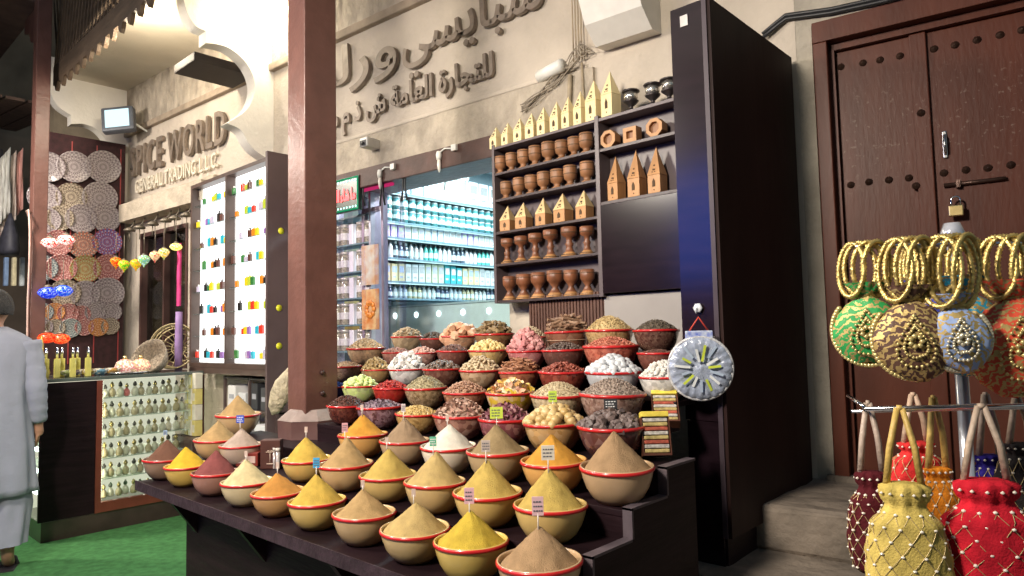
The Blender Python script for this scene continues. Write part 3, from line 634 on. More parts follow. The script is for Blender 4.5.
TG=[((0,0),.018,.022,(.25,.35,.5),'small grey-blue tag in the dark brown cone'),((1,1),.035,.035,(.03,.07,.45),'dark blue tag with white marks behind the greyish white cone'),
 ((0,5),.022,.034,(.05,.35,.65),'sky blue tag in the golden yellow cone of the front row'),((1,3),.022,.034,(.6,.3,.32),'pink tag in the sandy tan cone by the post'),
 ((1,5),.022,.03,(.1,.4,.25),'green tag in the pale yellow cone of the second row'),((2,4),.042,.038,(.55,.68,.08),'yellow-green tag in the olive brown cone'),
 ((1,6),.026,.034,(.5,.42,.38),'greyish tag in the ochre yellow cone'),((1,7),.036,.04,(.66,.6,.5),'clear whitish tag in the broad mustard cone'),
 ((3,5),.028,.038,(.5,.68,.08),'lime green tag among the yellow dried limes'),((3,6),.042,.032,(.03,.03,.035),'black tag with white marks among the black dried limes'),
 ((0,8),.026,.042,(.68,.4,.45),'pink tag in the deep yellow cone'),((0,9),.028,.045,(.7,.45,.48),'pink tag in the light brown cone, nearest the camera'),((2,2),.016,.03,(.6,.5,.5),'pale narrow tag in the brown cone of the third row')]
for key,cw,ch,col,d in TG: price_tag(key,cw,ch,col,d,mk=(.75,.75,.75) if sum(col)<.8 else (.12,.12,.14))
for key,d in [((0,4),'orange chilli cone'),((0,3),'pale cream cone'),((0,6),'tan brown cone of the front row'),((1,4),'mustard yellow cone of the second row'),((1,2),'golden yellow cone at the post base'),((2,1),'bright orange cone'),((2,3),'pure white cone'),((0,7),'sandy yellow cone of the front row')]:
    price_tag(key,.012,.022,(.55,.42,.36),'plain little stick tag in the '+d,False,.035)
# ================================================================ WALL SHELF WITH WOODEN WARE
shx0,shx1,shm=-2.672,-1.215,-1.945; SY=2.75
sf=thing('wall_shelf','dark open wall shelf holding rows of carved wooden cups','shelf',(shx0,SY,1.58))
def SB(w,x0,x1,y0,y1,z0,z1,bev=.0015): return w.box(x0-shx0,x1-shx0,y0-SY,y1-SY,z0-1.58,z1-1.58,bev=bev)
shw=pm('shelf_wood',(.045,.028,.03),.4,.2,8,.05,30); she=pm('shelf_edge',(.10,.075,.08),.4,.15,8)
LZ=[1.585,1.79,1.97,2.155,2.305,2.455]
w=MB(); SB(w,shx0,shx0+.018,SY,2.86,1.57,2.47); SB(w,shm-.012,shm+.012,SY,2.86,1.57,2.47); SB(w,shx0,shm,2.845,2.862,1.58,2.46); SB(w,shm,shx1,2.845,2.862,1.58,2.46); w.build('frame',she,sf)
for i,z in enumerate(LZ):
    w=MB(); SB(w,shx0+.019,shm-.013,SY+.002,2.844,z-.014,z); w.build('shelf_board',shw if i<5 else she,sf)
for z in (2.035,2.30,2.455):
    w=MB(); SB(w,shm+.013,shx1,SY+.002,2.844,z-.016,z); w.build('shelf_board',she if z>2.4 else shw,sf)
w=MB(); SB(w,shm+.013,shx1,SY-.004,SY+.012,1.585,2.018); w.build('door',lamblue,sf)
wdA=pm('turned_wood',(.27,.125,.055),.5,.3,18,.1,60,stretch=(1,1,.25))
wdD=pm('dark_turned_wood',(.20,.075,.035),.4,.3,18,.1,60,stretch=(1,1,.25)); wdB=pm('pale_wood',(.62,.45,.22),.6,.15,14,.1,60,stretch=(1,1,.3)); wdC=pm('orange_wood',(.42,.21,.08),.5,.22,14,.1,60,stretch=(1,1,.3))
wdP=pm('blond_wood',(.76,.62,.34),.6,.12,14,.1,60,stretch=(1,1,.3)); dark=pm('burnt_mark',(.08,.045,.02),.8)
def shelf_x(px,z,y=2.79):
    py=200
    for _ in range(4): p=onY(px,py,y); py+=(p.z-z)*F/(p-CAM).length
    return p.x
def cup(lab,grp):
    t=thing('wooden_cup',lab,'cup',(0,0,0),0,grp)
    w=MB(); w.lathe([(.030,0),(.030,.006),(.016,.014),(.020,.028),(.033,.036),(.037,.06),(.037,.098),(.035,.104),(.030,.104),(.030,.06)],seg=20,capt=True); w.build('cup_body',wdA,t)
    w=MB()
    for z in (.06,.094): w.lathe([(.0372,z-.002),(.0385,z),(.0372,z+.002)],seg=20,capb=False,capt=False)
    w.build('band',dark,t); return t
def goblet(lab,grp,tall):
    t=thing('wooden_goblet',lab,'goblet',(0,0,0),0,grp); w=MB()
    if tall: w.lathe([(.040,0),(.040,.006),(.022,.022),(.015,.05),(.022,.062),(.014,.075),(.016,.095),(.036,.105),(.040,.12),(.040,.145),(.034,.148),(.032,.12)],seg=20)
    else: w.lathe([(.043,0),(.043,.006),(.030,.022),(.014,.05),(.030,.075),(.041,.088),(.041,.135),(.036,.137),(.035,.10)],seg=20)
    w.build('goblet_body',wdD,t)
    w=MB(); w.lathe([(.0435,.0),(.0438,.005),(.030,.0225)] if not tall else [(.0405,0),(.0408,.005),(.0225,.0222)],seg=20,capt=False); w.build('foot',wdC,t)
    w=MB(); 
    for z in (.008,.118): w.lathe([(.0405 if z>.1 else .041,z-.002),(.0435 if not tall or z<.1 else .0415,z),(.0405 if z>.1 else .041,z+.002)],seg=20,capb=False,capt=False)
    w.build('band',dark,t); return t
def tower(lab,grp,wd=.062,hb=.07,ht=.165,mat=None,m2=None,name='wooden_tower'):
    t=thing(name,lab,'incense tower',(0,0,0),0,grp); h=wd/2
    w=MB(); w.box(-h,h,-h,h,0,hb,bev=.002); w.build('base',mat,t)
    w=MB(); q=h*1.04; w.add([(-q,-q,hb+.0005),(q,-q,hb+.0005),(q,q,hb+.0005),(-q,q,hb+.0005),(0,0,ht)],[(3,2,1,0),(0,1,4),(1,2,4),(2,3,4),(3,0,4)]); r=w.build('roof',m2 or mat,t)
    w=MB(); 
    w.prism([(-.008,hb*.35),(.008,hb*.35),(.008,hb*.62),(0,hb*.8),(-.008,hb*.62)],-h-.0025,-h-.0005,'y'); w.prism([(.002,hb*.12),(.004,hb*.2),(-.004,hb*.2)],-h-.0025,-h-.0005,'y')
    M=Matrix.Translation((0,-q,hb))@Matrix.Rotation(-math.atan2(q,ht-hb),4,'X')
    w.box(-.007,.007,-.003,-.001,.022,.03,M=M); w.box(-.004,.004,-.003,-.001,.045,.052,M=M); w.box(-.010,-.004,-.003,-.001,.012,.016,M=M); w.box(.004,.010,-.003,-.001,.012,.016,M=M)
    w.build('marking',dark,t); return t
c7=lambda x:480+x/2.304
def row(mk,xs,z,name,where,grp,y=2.79,jit=.0):
    proto=None
    for i,x in enumerate(xs):
        lab=f'{name}, {ORD[i]} from left {where}'
        if proto is None: proto=mk(lab,grp); o=proto
        else: o=dup(proto,(0,0,0),label=lab)
        o.location=(shelf_x(c7(x),z+.05,y),y,z+.0006); o.rotation_euler=(0,0,random.uniform(-.12,.12)); s=random.uniform(.94,1.05); q_=random.uniform(.93,1.04); o.scale=(s*q_,s*q_,s); o.rotation_euler[2]+=random.uniform(-.12,.12) if 'pyramid' in name or 'tower' in name else random.uniform(0,6)
G='carved wooden ware on the wall shelf'
row(cup,[47,73,100,127,158,188,217,245],LZ[4],'turned brown wooden cup','on the highest inside shelf',G)
row(cup,[60,90,118,147,178,208,247],LZ[3],'turned brown wooden cup','on the second shelf down',G)
row(lambda l,g_:tower(l,g_,.070,.062,.15,wdC,wdB),[65,101,147,192,241],LZ[2],'wooden pyramid-roofed incense tower','on the middle shelf',G)
row(lambda l,g_:goblet(l,g_,True),[63,95,128,163,206,247],LZ[1],'slim stemmed wooden goblet','on the fourth shelf down',G)
row(lambda l,g_:goblet(l,g_,False),[68,101,135,173,210,248],LZ[0],'squat dark wooden goblet','on the lowest shelf',G)
row(lambda l,g_:tower(l,g_,.072,.09,.235,wdC,wdC),[315,362,409],2.035,'tall orange wooden incense pyramid','above the cupboard door',G)
# towers on top, growing to the right
tops=[(38,.10),(65,.105),(93,.108),(120,.115),(148,.125),(178,.132),(205,.138),(233,.145),(265,.175),(302,.19)]
for i,(x,h) in enumerate(tops):
    t=tower(f'blond wooden incense house with steep roof, {ORD[i]} from left on top of the shelf',G,.058+.012*(i>7),h*.58,h*1.17+.012,wdP,wdP,'wooden_house')
    t.location=(shelf_x(c7(x),2.5,2.79),2.79,2.456); t.rotation_euler=(0,0,random.uniform(-.2,.1))
for i,x in enumerate([348,398,436]):
    t=thing('incense_burner',['small silver and black metal incense burner right of the blond houses','second silver and black incense burner, in the middle of three','silver incense burner half hidden by the tall cabinet'][i],'incense burner',(shelf_x(c7(x),2.5,2.79),2.79,2.456),0,'metal incense burners')
    w=MB(); w.lathe([(.030,0),(.030,.005),(.010,.015),(.010,.025),(.034,.045),(.038,.052),(.03,.055)],seg=20); w.build('foot',pm('dark_metal',(.06,.05,.05),.35,.2,metal=.7),t)
    w=MB(); w.lathe([(.030,.0555),(.034,.07),(.033,.09)],seg=20); w.build('bowl',pm('silver_ch',(.7,.66,.6),.25,.3,60,.3,80,metal=.9),t)
    w=MB(); w.lathe([(.033,.0905),(.043,.097),(.043,.103),(.030,.106),(.026,.100)],seg=20); w.build('rim',pm('dark_metal',(.06,.05,.05)),t)
for i,x in enumerate([302,352,408]):
    t=thing('wooden_incense_holder',['round wooden incense holder with open front, left of three','square wooden incense holder between two round ones','round wooden incense holder with open front, nearest the tall cabinet'][i],'incense holder',(shelf_x(c7(x),2.35,2.79),2.79,2.3012),0,G)
    w=MB(); n=4 if i==1 else 8; a0=PI/n; R_,r_=(.052,.026) if i==1 else (.046,.028); cz=R_*math.cos(a0) 
    outer=[(R_*math.cos(a0+2*PI*k/n-PI/2),cz+R_*math.sin(a0+2*PI*k/n-PI/2)) for k in range(n)]; inner=[(r_*math.cos(a0+2*PI*k/n-PI/2),cz+r_*math.sin(a0+2*PI*k/n-PI/2)) for k in range(n)]
    vs=[(x_,y_,z_) for y_ in(-.03,.02) for x_,z_ in outer]+[(x_,y_,z_) for y_ in(-.03,.02) for x_,z_ in inner]; fs=[]
    for k in range(n):
        k2=(k+1)%n; fs+=[(k,k2,n+k2,n+k),(2*n+k,3*n+k,3*n+k2,2*n+k2),(k,2*n+k,2*n+k2,k2),(n+k,n+k2,3*n+k2,3*n+k)]
    w.add(vs,fs); w.build('ring',wdC,t)
    w=MB(); w.prism(inner,-.012,.012,'y'); w.build('inner_block',wdA,t)
# ================================================================ GLASS COUNTER (far left)
CXF=-5.75
glass=glassmat('clear_glass',(.93,.97,.95),.10); gl_top=pm('top_slab',(.10,.12,.11),.12,.1,5,0,coat=.4)
warmstrip=emat('warm_white_strip',(1,.93,.72),16)
ct=thing('glass_counter','dark and glass display counter filled with rows of small perfume bottles','counter',(CXF-.3,1.3,0))
def CB(w,x0,x1,y0,y1,z0,z1,bev=0): return w.box(x0-CXF+.3,x1-CXF+.3,y0-1.3,y1-1.3,z0,z1,bev=bev)
w=MB(); CB(w,-6.35,CXF,1.33,2.45,.0,.15); w.build('plinth',pm('plinth',(.05,.03,.028),.3,.3,8,0,coat=.3),ct)
w=MB(); CB(w,CXF-.02,CXF+.006,1.31,1.66,.152,1.12,.002); w.build('dark_panel',lam,ct)
mah=pm('mahogany',(.16,.04,.025),.35,.2,8,.05,30)
w=MB(); CB(w,CXF-.03,CXF+.012,1.66,1.70,.152,1.12); CB(w,CXF-.03,CXF+.012,1.70,2.43,.152,.225); CB(w,CXF-.03,CXF+.012,2.41,2.45,.226,1.12); w.build('front_frame',[mah],ct)
w=MB(); CB(w,-6.36,CXF+.015,1.29,2.46,1.125,1.15,.004); w.build('top',gl_top,ct)
w=MB(); CB(w,CXF-.012,CXF-.008,1.70,2.41,.23,1.12); CB(w,-6.3,CXF-.03,1.312,1.318,.16,1.12); w.build('glass_pane',glass,ct)
w=MB(); CB(w,-6.35,-6.33,1.33,2.45,.152,1.12); w.build('back_panel',emat('backlit_panel',(1,.94,.74),.62),ct)
SHZ=[.235,.385,.535,.685,.835,.985]
for z in SHZ[1:]:
    w=MB(); CB(w,-6.32,CXF-.03,1.325,2.41,z-.006,z); w.build('shelf',pm('counter_shelf',(.6,.66,.58),.2,.1,8,0,coat=.5),ct)
w=MB()
for z in SHZ[1:]+[1.12]: CB(w,-6.325,-6.31,1.33,2.40,z-.022,z-.009)
CB(w,CXF-.04,CXF-.028,1.703,1.712,.23,1.11); CB(w,CXF-.04,CXF-.028,2.395,2.405,.23,1.11)
w.build('light_strip',warmstrip,ct)
w=MB()
for z in SHZ[1:]+[1.12]: CB(w,-6.25,-5.85,1.322,1.33,z-.05,z-.02)
w.build('light_strip',emat('cool_strip',(.8,1,.9),8),ct)
# perfume bottles
bg_=pm('bottle_glass',(.66,.62,.5),.08,.15,30,0,coat=1); goldcap=pm('gold_cap',(.65,.5,.22),.25,.1,metal=.9); blackcap=pm('bottle_dark',(.05,.045,.04),.2,.1,coat=.6)
def small_bottle(lab,mat,cap,grp):
    t=thing('perfume_bottle',lab,'bottle',(0,0,0),0,grp)
    w=MB(); w.lathe([(.014,0),(.019,.006),(.021,.025),(.016,.042),(.007,.05),(.007,.055)],seg=12); w.build('glass_body',mat,t)
    w=MB(); w.lathe([(.008,.0555),(.011,.06),(.012,.07),(.007,.078),(.004,.086)],seg=10); w.build('stopper',cap,t); return t
protoA=None; random.seed(3)
LEV=['bottom','second lowest','third lowest','third highest','second highest','top']
prot={}
for r_,z in enumerate(SHZ):
    for k in range(13):
        red=(r_==5 and k==3)
        kk='r' if red else ('a' if (k+r_)%2 else 'b')
        lab=('pink glass perfume bottle, the only pink one in the counter' if red else ('clear' if kk=='a' else 'amber')+f' glass perfume bottle, {ORD[k]} from left on the {LEV[r_]} counter level')
        if kk not in prot: o=prot[kk]=small_bottle(lab,{'r':pm('pink_glass',(.8,.2,.2),.1,.1),'a':bg_,'b':pm('amber_glass',(.5,.4,.24),.1,.15,coat=1)}[kk],{'r':goldcap,'a':blackcap,'b':goldcap}[kk],'perfume bottles in the glass counter')
        else: o=dup(prot[kk],(0,0,0),label=lab)
        s=random.uniform(1.1,1.35); o.scale=(s,s,s); o.location=(CXF-.085-.02*(k%2),1.745+.052*k,z+.001)
# oil bottles on top
oil=pm('yellow_oil',(.62,.56,.16),.06,.12,20,0,coat=1)
p0=None
for k in range(7):
    y=1.33+.05*k; x=CXF-.10-.08*(k%2)
    lab=f'tall slim bottle of yellow oil, {ORD[k]} from left on the counter top'
    if p0 is None:
        p0=thing('oil_bottle',lab,'bottle',(x,y,1.151),0,'oil bottles on the counter top')
        w=MB(); w.box(-.018,.018,-.018,.018,0,.14,bev=.005); w.lathe([(.008,.1405),(.008,.17)],seg=10); w.build('glass_body',oil,p0)
        w=MB(); w.lathe([(.010,.1705),(.011,.19),(.004,.20),(.009,.212),(.003,.222)],seg=10); w.build('stopper',chrome,p0)
    else: dup(p0,(x,y,1.151),label=lab)
# things on the counter top
random.seed(5)
tr=thing('metal_tray','flat silver tray on the left part of the counter top','tray',(CXF-.2,1.93,1.151))
w=MB(); w.lathe([(.10,0),(.13,.004),(.14,.014),(.135,.014),(.10,.007)],seg=28,sx=.8,sy=1.2); w.build('tray_body',steel,tr)
bk=thing('wicker_basket','round golden wire basket lying on its side at the back of the counter top','basket',(-6.15,2.36,1.151))
w=MB(); gw=pm('gold_wire',(.42,.34,.18),.4,.3,60,.3,80,metal=.5)
M0=Matrix.Translation((0,0,.205))@Matrix.Rotation(math.radians(48),4,'Z')@Matrix.Rotation(math.radians(80),4,'X')
for rr,z in ((.19,0),(.195,.012),(.17,-.06),(.13,-.10),(.06,-.12),(.182,-.03)):
    w.tube([(rr*math.cos(a*PI/16),rr*math.sin(a*PI/16),z) for a in range(32)],.006,5,M=M0,closed=True)
for a in range(20):
    an=a*PI/10; w.tube([(r*math.cos(an+(z*2)),r*math.sin(an+z*2),z) for r,z in ((.19,0),(.182,-.03),(.17,-.06),(.13,-.10),(.06,-.12),(.01,-.122))],.004,5,M=M0)
w.build('wire_bowl',gw,bk)
bk2=thing('woven_basket','grey woven basket tilted on its side, left of the golden wire basket','basket',(-6.05,2.12,1.151))
w=MB(); M0=Matrix.Translation((0,0,.13))@Matrix.Rotation(math.radians(30),4,'Z')@Matrix.Rotation(math.radians(62),4,'X')
w.lathe([(.06,-.14),(.10,-.12),(.14,-.05),(.16,0),(.155,0),(.13,-.05),(.09,-.115)],seg=28,M=M0); w.build('woven_wall',pm('woven',(.33,.27,.2),.7,.5,60,.8,90),bk2)
def mosaic(name,cols,emit,sc=90):
    if name in MC: return MC[name]
    m,nt,b=newmat(name);N=nt.nodes;L=nt.links
    tc=N.new('ShaderNodeTexCoord'); v=N.new('ShaderNodeTexVoronoi'); v.inputs['Scale'].default_value=sc; L.new(tc.outputs['Object'],v.inputs[0])
    sp=N.new('ShaderNodeSeparateColor'); L.new(v.outputs['Color'],sp.inputs[0]); rp=N.new('ShaderNodeValToRGB'); rp.color_ramp.interpolation='CONSTANT'; e=rp.color_ramp.elements
    e[0].color=rgba(cols[0]); e[1].color=rgba(cols[-1]); e[1].position=.75
    for i in range(1,len(cols)-1): q=e.new(i*.75/(len(cols)-1)); q.color=rgba(cols[i])
    L.new(sp.outputs[1],rp.inputs[0]); L.new(rp.outputs[0],b.inputs['Base Color']); L.new(rp.outputs[0],b.inputs['Emission Color']); b.inputs['Emission Strength'].default_value=emit; b.inputs['Roughness'].default_value=.25
    MC[name]=m; return m
LAMPS=[ # px,py,depth plane X or Y,radius,cols,label,shape
 (50,243,-7.2,.085,[(.9,.85,.8),(.8,.05,.04),(.9,.8,.7)],'red and white mosaic lamp, left of the two hanging by the post','r',1.6),
 (66,240,-7.2,.085,[(.9,.85,.8),(.85,.1,.06),(.95,.9,.85)],'red and white mosaic lamp, right of the two hanging by the post','r',1.6),
 (48,293,-7.2,.095,[(.02,.06,.8),(.1,.2,.9),(.4,.5,.95)],'blue mosaic lamp, left of the blue pair','r',1.2),
 (63,291,-7.2,.095,[(.03,.08,.8),(.1,.3,.9),(.5,.6,.95)],'blue mosaic lamp, right of the blue pair','r',1.2),
 (47,338,-7.0,.085,[(.9,.12,.05),(.95,.25,.1),(.8,.05,.03)],'orange red mosaic lamp, left of the orange pair above the oil bottles','r',1.3),
 (61,339,-7.0,.085,[(.9,.15,.06),(.95,.35,.15),(.8,.05,.03)],'orange red mosaic lamp, right of the orange pair above the oil bottles','r',1.3),
 (116,261,-6.9,.06,[(.8,.1,.03),(.9,.3,.05),(.2,.5,.1)],'small red mosaic drop lamp, leftmost of the row below the sign','d',1.2),
 (124,264,-6.75,.06,[(.2,.55,.05),(.6,.7,.1),(.8,.3,.1)],'small green mosaic drop lamp, second in the row below the sign','d',1.2),
 (136,263,-6.6,.06,[(.8,.6,.05),(.5,.55,.1),(.8,.2,.1)],'yellow green mosaic drop lamp, third in the row below the sign','d',1.1),
 (144,259,-6.45,.06,[(.3,.55,.5),(.4,.6,.2),(.7,.8,.8)],'pale blue green mosaic drop lamp, fourth in the row below the sign','d',1.1),
 (155,255,-6.3,.055,[(.75,.55,.35),(.8,.7,.5),(.7,.2,.2)],'peach mosaic drop lamp, fifth in the row below the sign','d',.9),
 (164,252,-6.2,.055,[(.8,.6,.1),(.8,.7,.5),(.4,.5,.2)],'cream and yellow mosaic drop lamp, sixth in the row below the sign','d',1.3),
 (176,247,-6.1,.06,[(.85,.75,.15),(.9,.85,.5),(.5,.6,.2)],'bright yellow mosaic drop lamp nearest the lit colour cabinet','r',2.2)]
for i,(px,py,X_,r,cols,lab,shp,em) in enumerate(LAMPS):
    r*=.85; p=onX(px,py,X_); t=thing('mosaic_lamp',lab,'lamp',p,0,'hanging mosaic lamps'); w=MB()
    if shp=='r': w.lathe([(.01,-.62*r),(.6*r,-.5*r),(.95*r,-.15*r),(r,.05*r),(.8*r,.4*r),(.4*r,.6*r)],seg=18)
    else: w.lathe([(.002,-1.5*r),(.2*r,-1.1*r),(.7*r,-.6*r),(r,0),(.8*r,.45*r),(.4*r,.65*r)],seg=18)
    w.build('mosaic_shade',mosaic('mosaic%d'%i,[tuple(v**1.6 for v in c) for c in cols],em*.42),t)
    w=MB(); w.lathe([(.4*r,.62*r),(.42*r,.72*r),(.15*r,.95*r)],seg=12); w.tube([(0,0,.9*r),(0,0,.9*r+.22)],.003,5); w.build('hanger',pm('dull_metal',(.2,.17,.13),.5,.2,metal=.6),t)
# bracket row under the sign shelf
for i,px in enumerate([133,143,156,169,178,190]):
    s,z=wpt(px,214,.12); t=thing('wall_bracket_lamp',f'small dull metal hook lamp under the English sign, {ORD[i]} from left','bracket',WF(s,.12,2.62),WA,'hook lamps below the English sign')
    w=MB(); w.tube([(0,.02,0),(0,0,-.05),(0,-.03,-.09)],.007,6); w.lathe([(.012,-.12),(.05,-.115),(.055,-.10),(.01,-.07)],seg=12,c=(0,-.03,0)); w.tube([(0,-.03,-.12),(0,-.03,-.22)],.005,5); w.build('hook_body',pm('dull_metal',(.2,.17,.13),.5,.2,metal=.6),t)
# dark shop window of the left bay
lw=thing('dark_window','dark glazed shop window behind the hanging mosaic lamps','window',WF(-6.45,0,1.15),WA)
w=MB(); w.box(0,.04,-.01,.1,0,1.35); w.box(.96,1.0,-.01,.1,0,1.35); w.box(.04,.96,-.01,.1,0,.05); w.box(.04,.96,-.01,.1,1.31,1.35); w.box(.5,.53,-.005,.09,.05,1.31); w.build('frame',brown_dark,lw)
w=MB(); w.box(.04,.96,.05,.056,.05,1.31); w.build('pane',glassmat('dim_glass',(.55,.55,.5),.14,.05),lw)
w=MB(); w.box(.0,1,.24,.249,.0,1.35); w.build('inner_back',pm('dim_inside',(.14,.13,.105),.8,.4,6),lw)
for i,(a,b) in enumerate([(.1,.3),(.35,.48),(.6,.75),(.8,.92)]):
    w=MB(); w.box(a,b,.12,.2,.05,.30+.1*(i%2),bev=.004); q=w.build('window_goods',pm('wg%d'%i,[(.25,.22,.18),(.3,.08,.1),(.2,.2,.15),(.12,.13,.16)][i],.5,.3,20),lw)
# plates wall
pl=thing('plate_rack','dark red cloth covered rack holding decorated plates at the far left','rack',(-7.72,2.1,1.1))
w=MB(); w.box(-.03,0,-.42,.36,0,2.36); w.build('backing',pm('rack_cloth',(.04,.012,.014),.8,.4,20),pl)
w=MB()
for y in [-.35+.22*i for i in range(4)]: w.box(.0,.006,y,y+.01,.1,2.3)
w.build('wires',pm('rack_wire',(.35,.05,.05),.4),pl)
gry=((.33,.285,.29),(.17,.13,.145),(.46,.41,.41)); 
PC={'g':gry,'b':((.3,.25,.2),(.12,.08,.05),(.5,.42,.32)),'r':((.5,.14,.08),(.15,.2,.2),(.65,.5,.4)),'v':((.12,.1,.35),(.4,.07,.08),(.6,.5,.55)),'y':((.35,.33,.12),(.4,.12,.06),(.5,.45,.3)),'p':((.42,.16,.14),(.2,.06,.07),(.6,.42,.4)),'o':((.6,.25,.06),(.35,.12,.05),(.6,.4,.3)),'t':((.25,.3,.3),(.1,.08,.1),(.5,.5,.45))}
PL=[('top row',[(48,167,14,'g'),(74,167,14.5,'g'),(103,167,15,'g')]),('second row',[(44,197,14,'g'),(71,197,13,'b'),(99.5,198,15,'g')]),('third row',[(46,220,12,'g'),(59.5,218,11.5,'b'),(81,219,13.5,'g'),(105,218,13,'g')]),
 ('fourth row',[(58,243,12,'p'),(83,245,12.5,'r'),(107,242,12.5,'v')]),('fifth row',[(43,268,12,'t'),(61,268,13,'p'),(85,269,13,'y'),(108,268,13,'p')]),('sixth row',[(65,293,13,'b'),(85,294,12.5,'g'),(107,293,14.5,'g')]),
 ('seventh row',[(43,312,8.5,'t'),(54.5,312,8.5,'o'),(68,313,9,'p'),(81,314,8,'p'),(95,312,9,'g'),(111,312,9,'g')]),('bottom row',[(43,327,8,'g'),(55,328,8.5,'b'),(70,328,9,'t'),(84,327,8,'p'),(98,327,8.5,'o'),(110,326,8,'b')])]
cn={'g':'grey patterned','b':'brown patterned','r':'teal rimmed orange red','v':'blue and red','y':'olive green and red','p':'dusky red patterned','o':'orange patterned','t':'grey teal patterned'}
for rn,its in PL:
    for i,(px,py,r,c) in enumerate(its):
        p=onX(px,py,-7.69); R_=r*(p-CAM).length/ray(px,py).length/F*1.08
        w=MB(); w.lathe([(.55,.0),(.7,.02),(.98,.13),(1.0,.16),(.95,.155),(.68,.06),(.3,.045),(.0001,.045)],seg=30,M=Matrix.Rotation(PI/2,4,'Y')@Matrix.Scale(R_,4),capt=False)
        o=w.build('decorated_plate',platemat('plate_%s%d'%(c,int(r>10)),*PC[c],n=22 if r>10 else 12,rings=4,R=R_*1.0),loc=p,rot=(0,.10,0))
        tag(o,f'{cn[c]} round plate, {ORD[i]} from left in {rn} of the rack','plate','decorated plates on the rack')
# assorted goods heaped on the counter top / below plates
random.seed(11)
for i,(px,py,kind,c,lab) in enumerate([(74,350,'bowl',(.3,.25,.35),'small violet grey ceramic bowl among the trinkets at the back of the counter'),(88,357,'bowl',(.5,.35,.1),'small ochre bowl among the trinkets at the back of the counter'),(100,355,'bowl',(.15,.3,.4),'small blue bowl beside the ochre bowl on the counter'),(112,357,'bowl',(.55,.3,.08),'orange yellow glowing dish in front of the baskets'),(125,357,'lamp',(.85,.6,.55),'round pinkish lit lamp lying in front of the baskets'),(141,342,'lamp',(.9,.7,.4),'small warm lit lamp inside the golden basket'),(66,357,'bowl',(.3,.35,.15),'small green dish beside the tall oil bottles')]):
    p=onZ(px,py+6 if py<352 else 366,1.151); p=onX(px,py,-6.0) if kind=='lamp' else onX(px,py,-5.95)
    if kind=='lamp':
        t=thing('table_lamp',lab,'lamp',(p.x,p.y,1.152)); w=MB(); w.lathe([(.03,0),(.06,.02),(.075,.05),(.06,.09),(.03,.11)],seg=18); w.build('mosaic_shade',mosaic('ml%d'%i,[c,(.5,.35,.2),(.6,.2,.2)],.5),t); w=MB(); w.lathe([(.02,.111),(.01,.14)],seg=10); w.build('cap',brass,t)
    else:
        w=MB(); w.lathe([(.03,0),(.055,.02),(.07,.05),(.062,.05),(.04,.02),(.0001,.015)],seg=18,capt=False); o=w.build('ceramic_bowl',mosaic('cb%d'%i,[c,tuple(v*.5 for v in c),(.6,.55,.45)],.05,60),loc=(p.x,p.y,1.1515)); tag(o,lab,'bowl')
yg=thing('gilded_ornament','gold pointed ornament standing on the left end of the counter','ornament',(-6.15,1.40,1.151))
w=MB(); w.lathe([(.05,0),(.06,.03),(.05,.07),(.02,.10),(.035,.14),(.015,.19),(.012,.25),(.003,.31)],seg=18); w.build('body',pm('gilt',(.75,.55,.12),.3,.2,40,.3,metal=.6),yg)
# ================================================================ LIT COLOUR CABINET
lc=thing('lit_cabinet','tall white backlit cabinet with two columns of small coloured bottles','cabinet',(-6.02,2.44,1.18))
w=MB(); w.box(0,1.36,.20,.23,0,1.56); w.box(0,.03,0,.2,0,1.56); w.box(0.03,1.33,0,.2,1.53,1.56); w.box(.03,1.33,0,.2,0,.035); w.box(.668,.692,-.003,.07,.035,1.53); w.box(0,1.33,0,.2,-.05,-.002); w.build('carcass',pm('cabinet_brown',(.075,.045,.035),.45,.2,8),lc)
w=MB(); w.box(1.331,1.36,-.004,.24,-1.18,1.60); w.build('side_panel',pm('side_mauve',(.10,.065,.065),.45,.15,5),lc)
w=MB(); w.box(.032,.663,.075,.085,.037,1.528); w.box(.697,1.328,.075,.085,.037,1.528); w.build('light_panel',emat('lit_white',(1,1,.97),2.1),lc)
for i,(px,py) in enumerate([(281,231),(279,308),(279,346)]):
    p=onX(px,py,-4.658); w=MB(); w.lathe([(.024,0),(.024,.002)],seg=18,M=Matrix.Rotation(PI/2,4,'Y')); o=w.build('round_sticker',pm('yellow_sticker',(.75,.72,.03),.4,.05),loc=p); tag(o,['highest','middle','lowest'][i]+' round yellow sticker on the side of the lit cabinet','sticker','yellow stickers')
random.seed(21)
CC=[('yellow',(.8,.6,.02)),('orange',(.8,.25,.02)),('red',(.7,.05,.03)),('dark green',(.04,.2,.05)),('turquoise',(.02,.45,.6)),('brown',(.12,.05,.04)),('violet',(.3,.15,.45)),('lime',(.5,.6,.05)),('black',(.02,.02,.02)),('lilac',(.55,.5,.65))]
pb={}
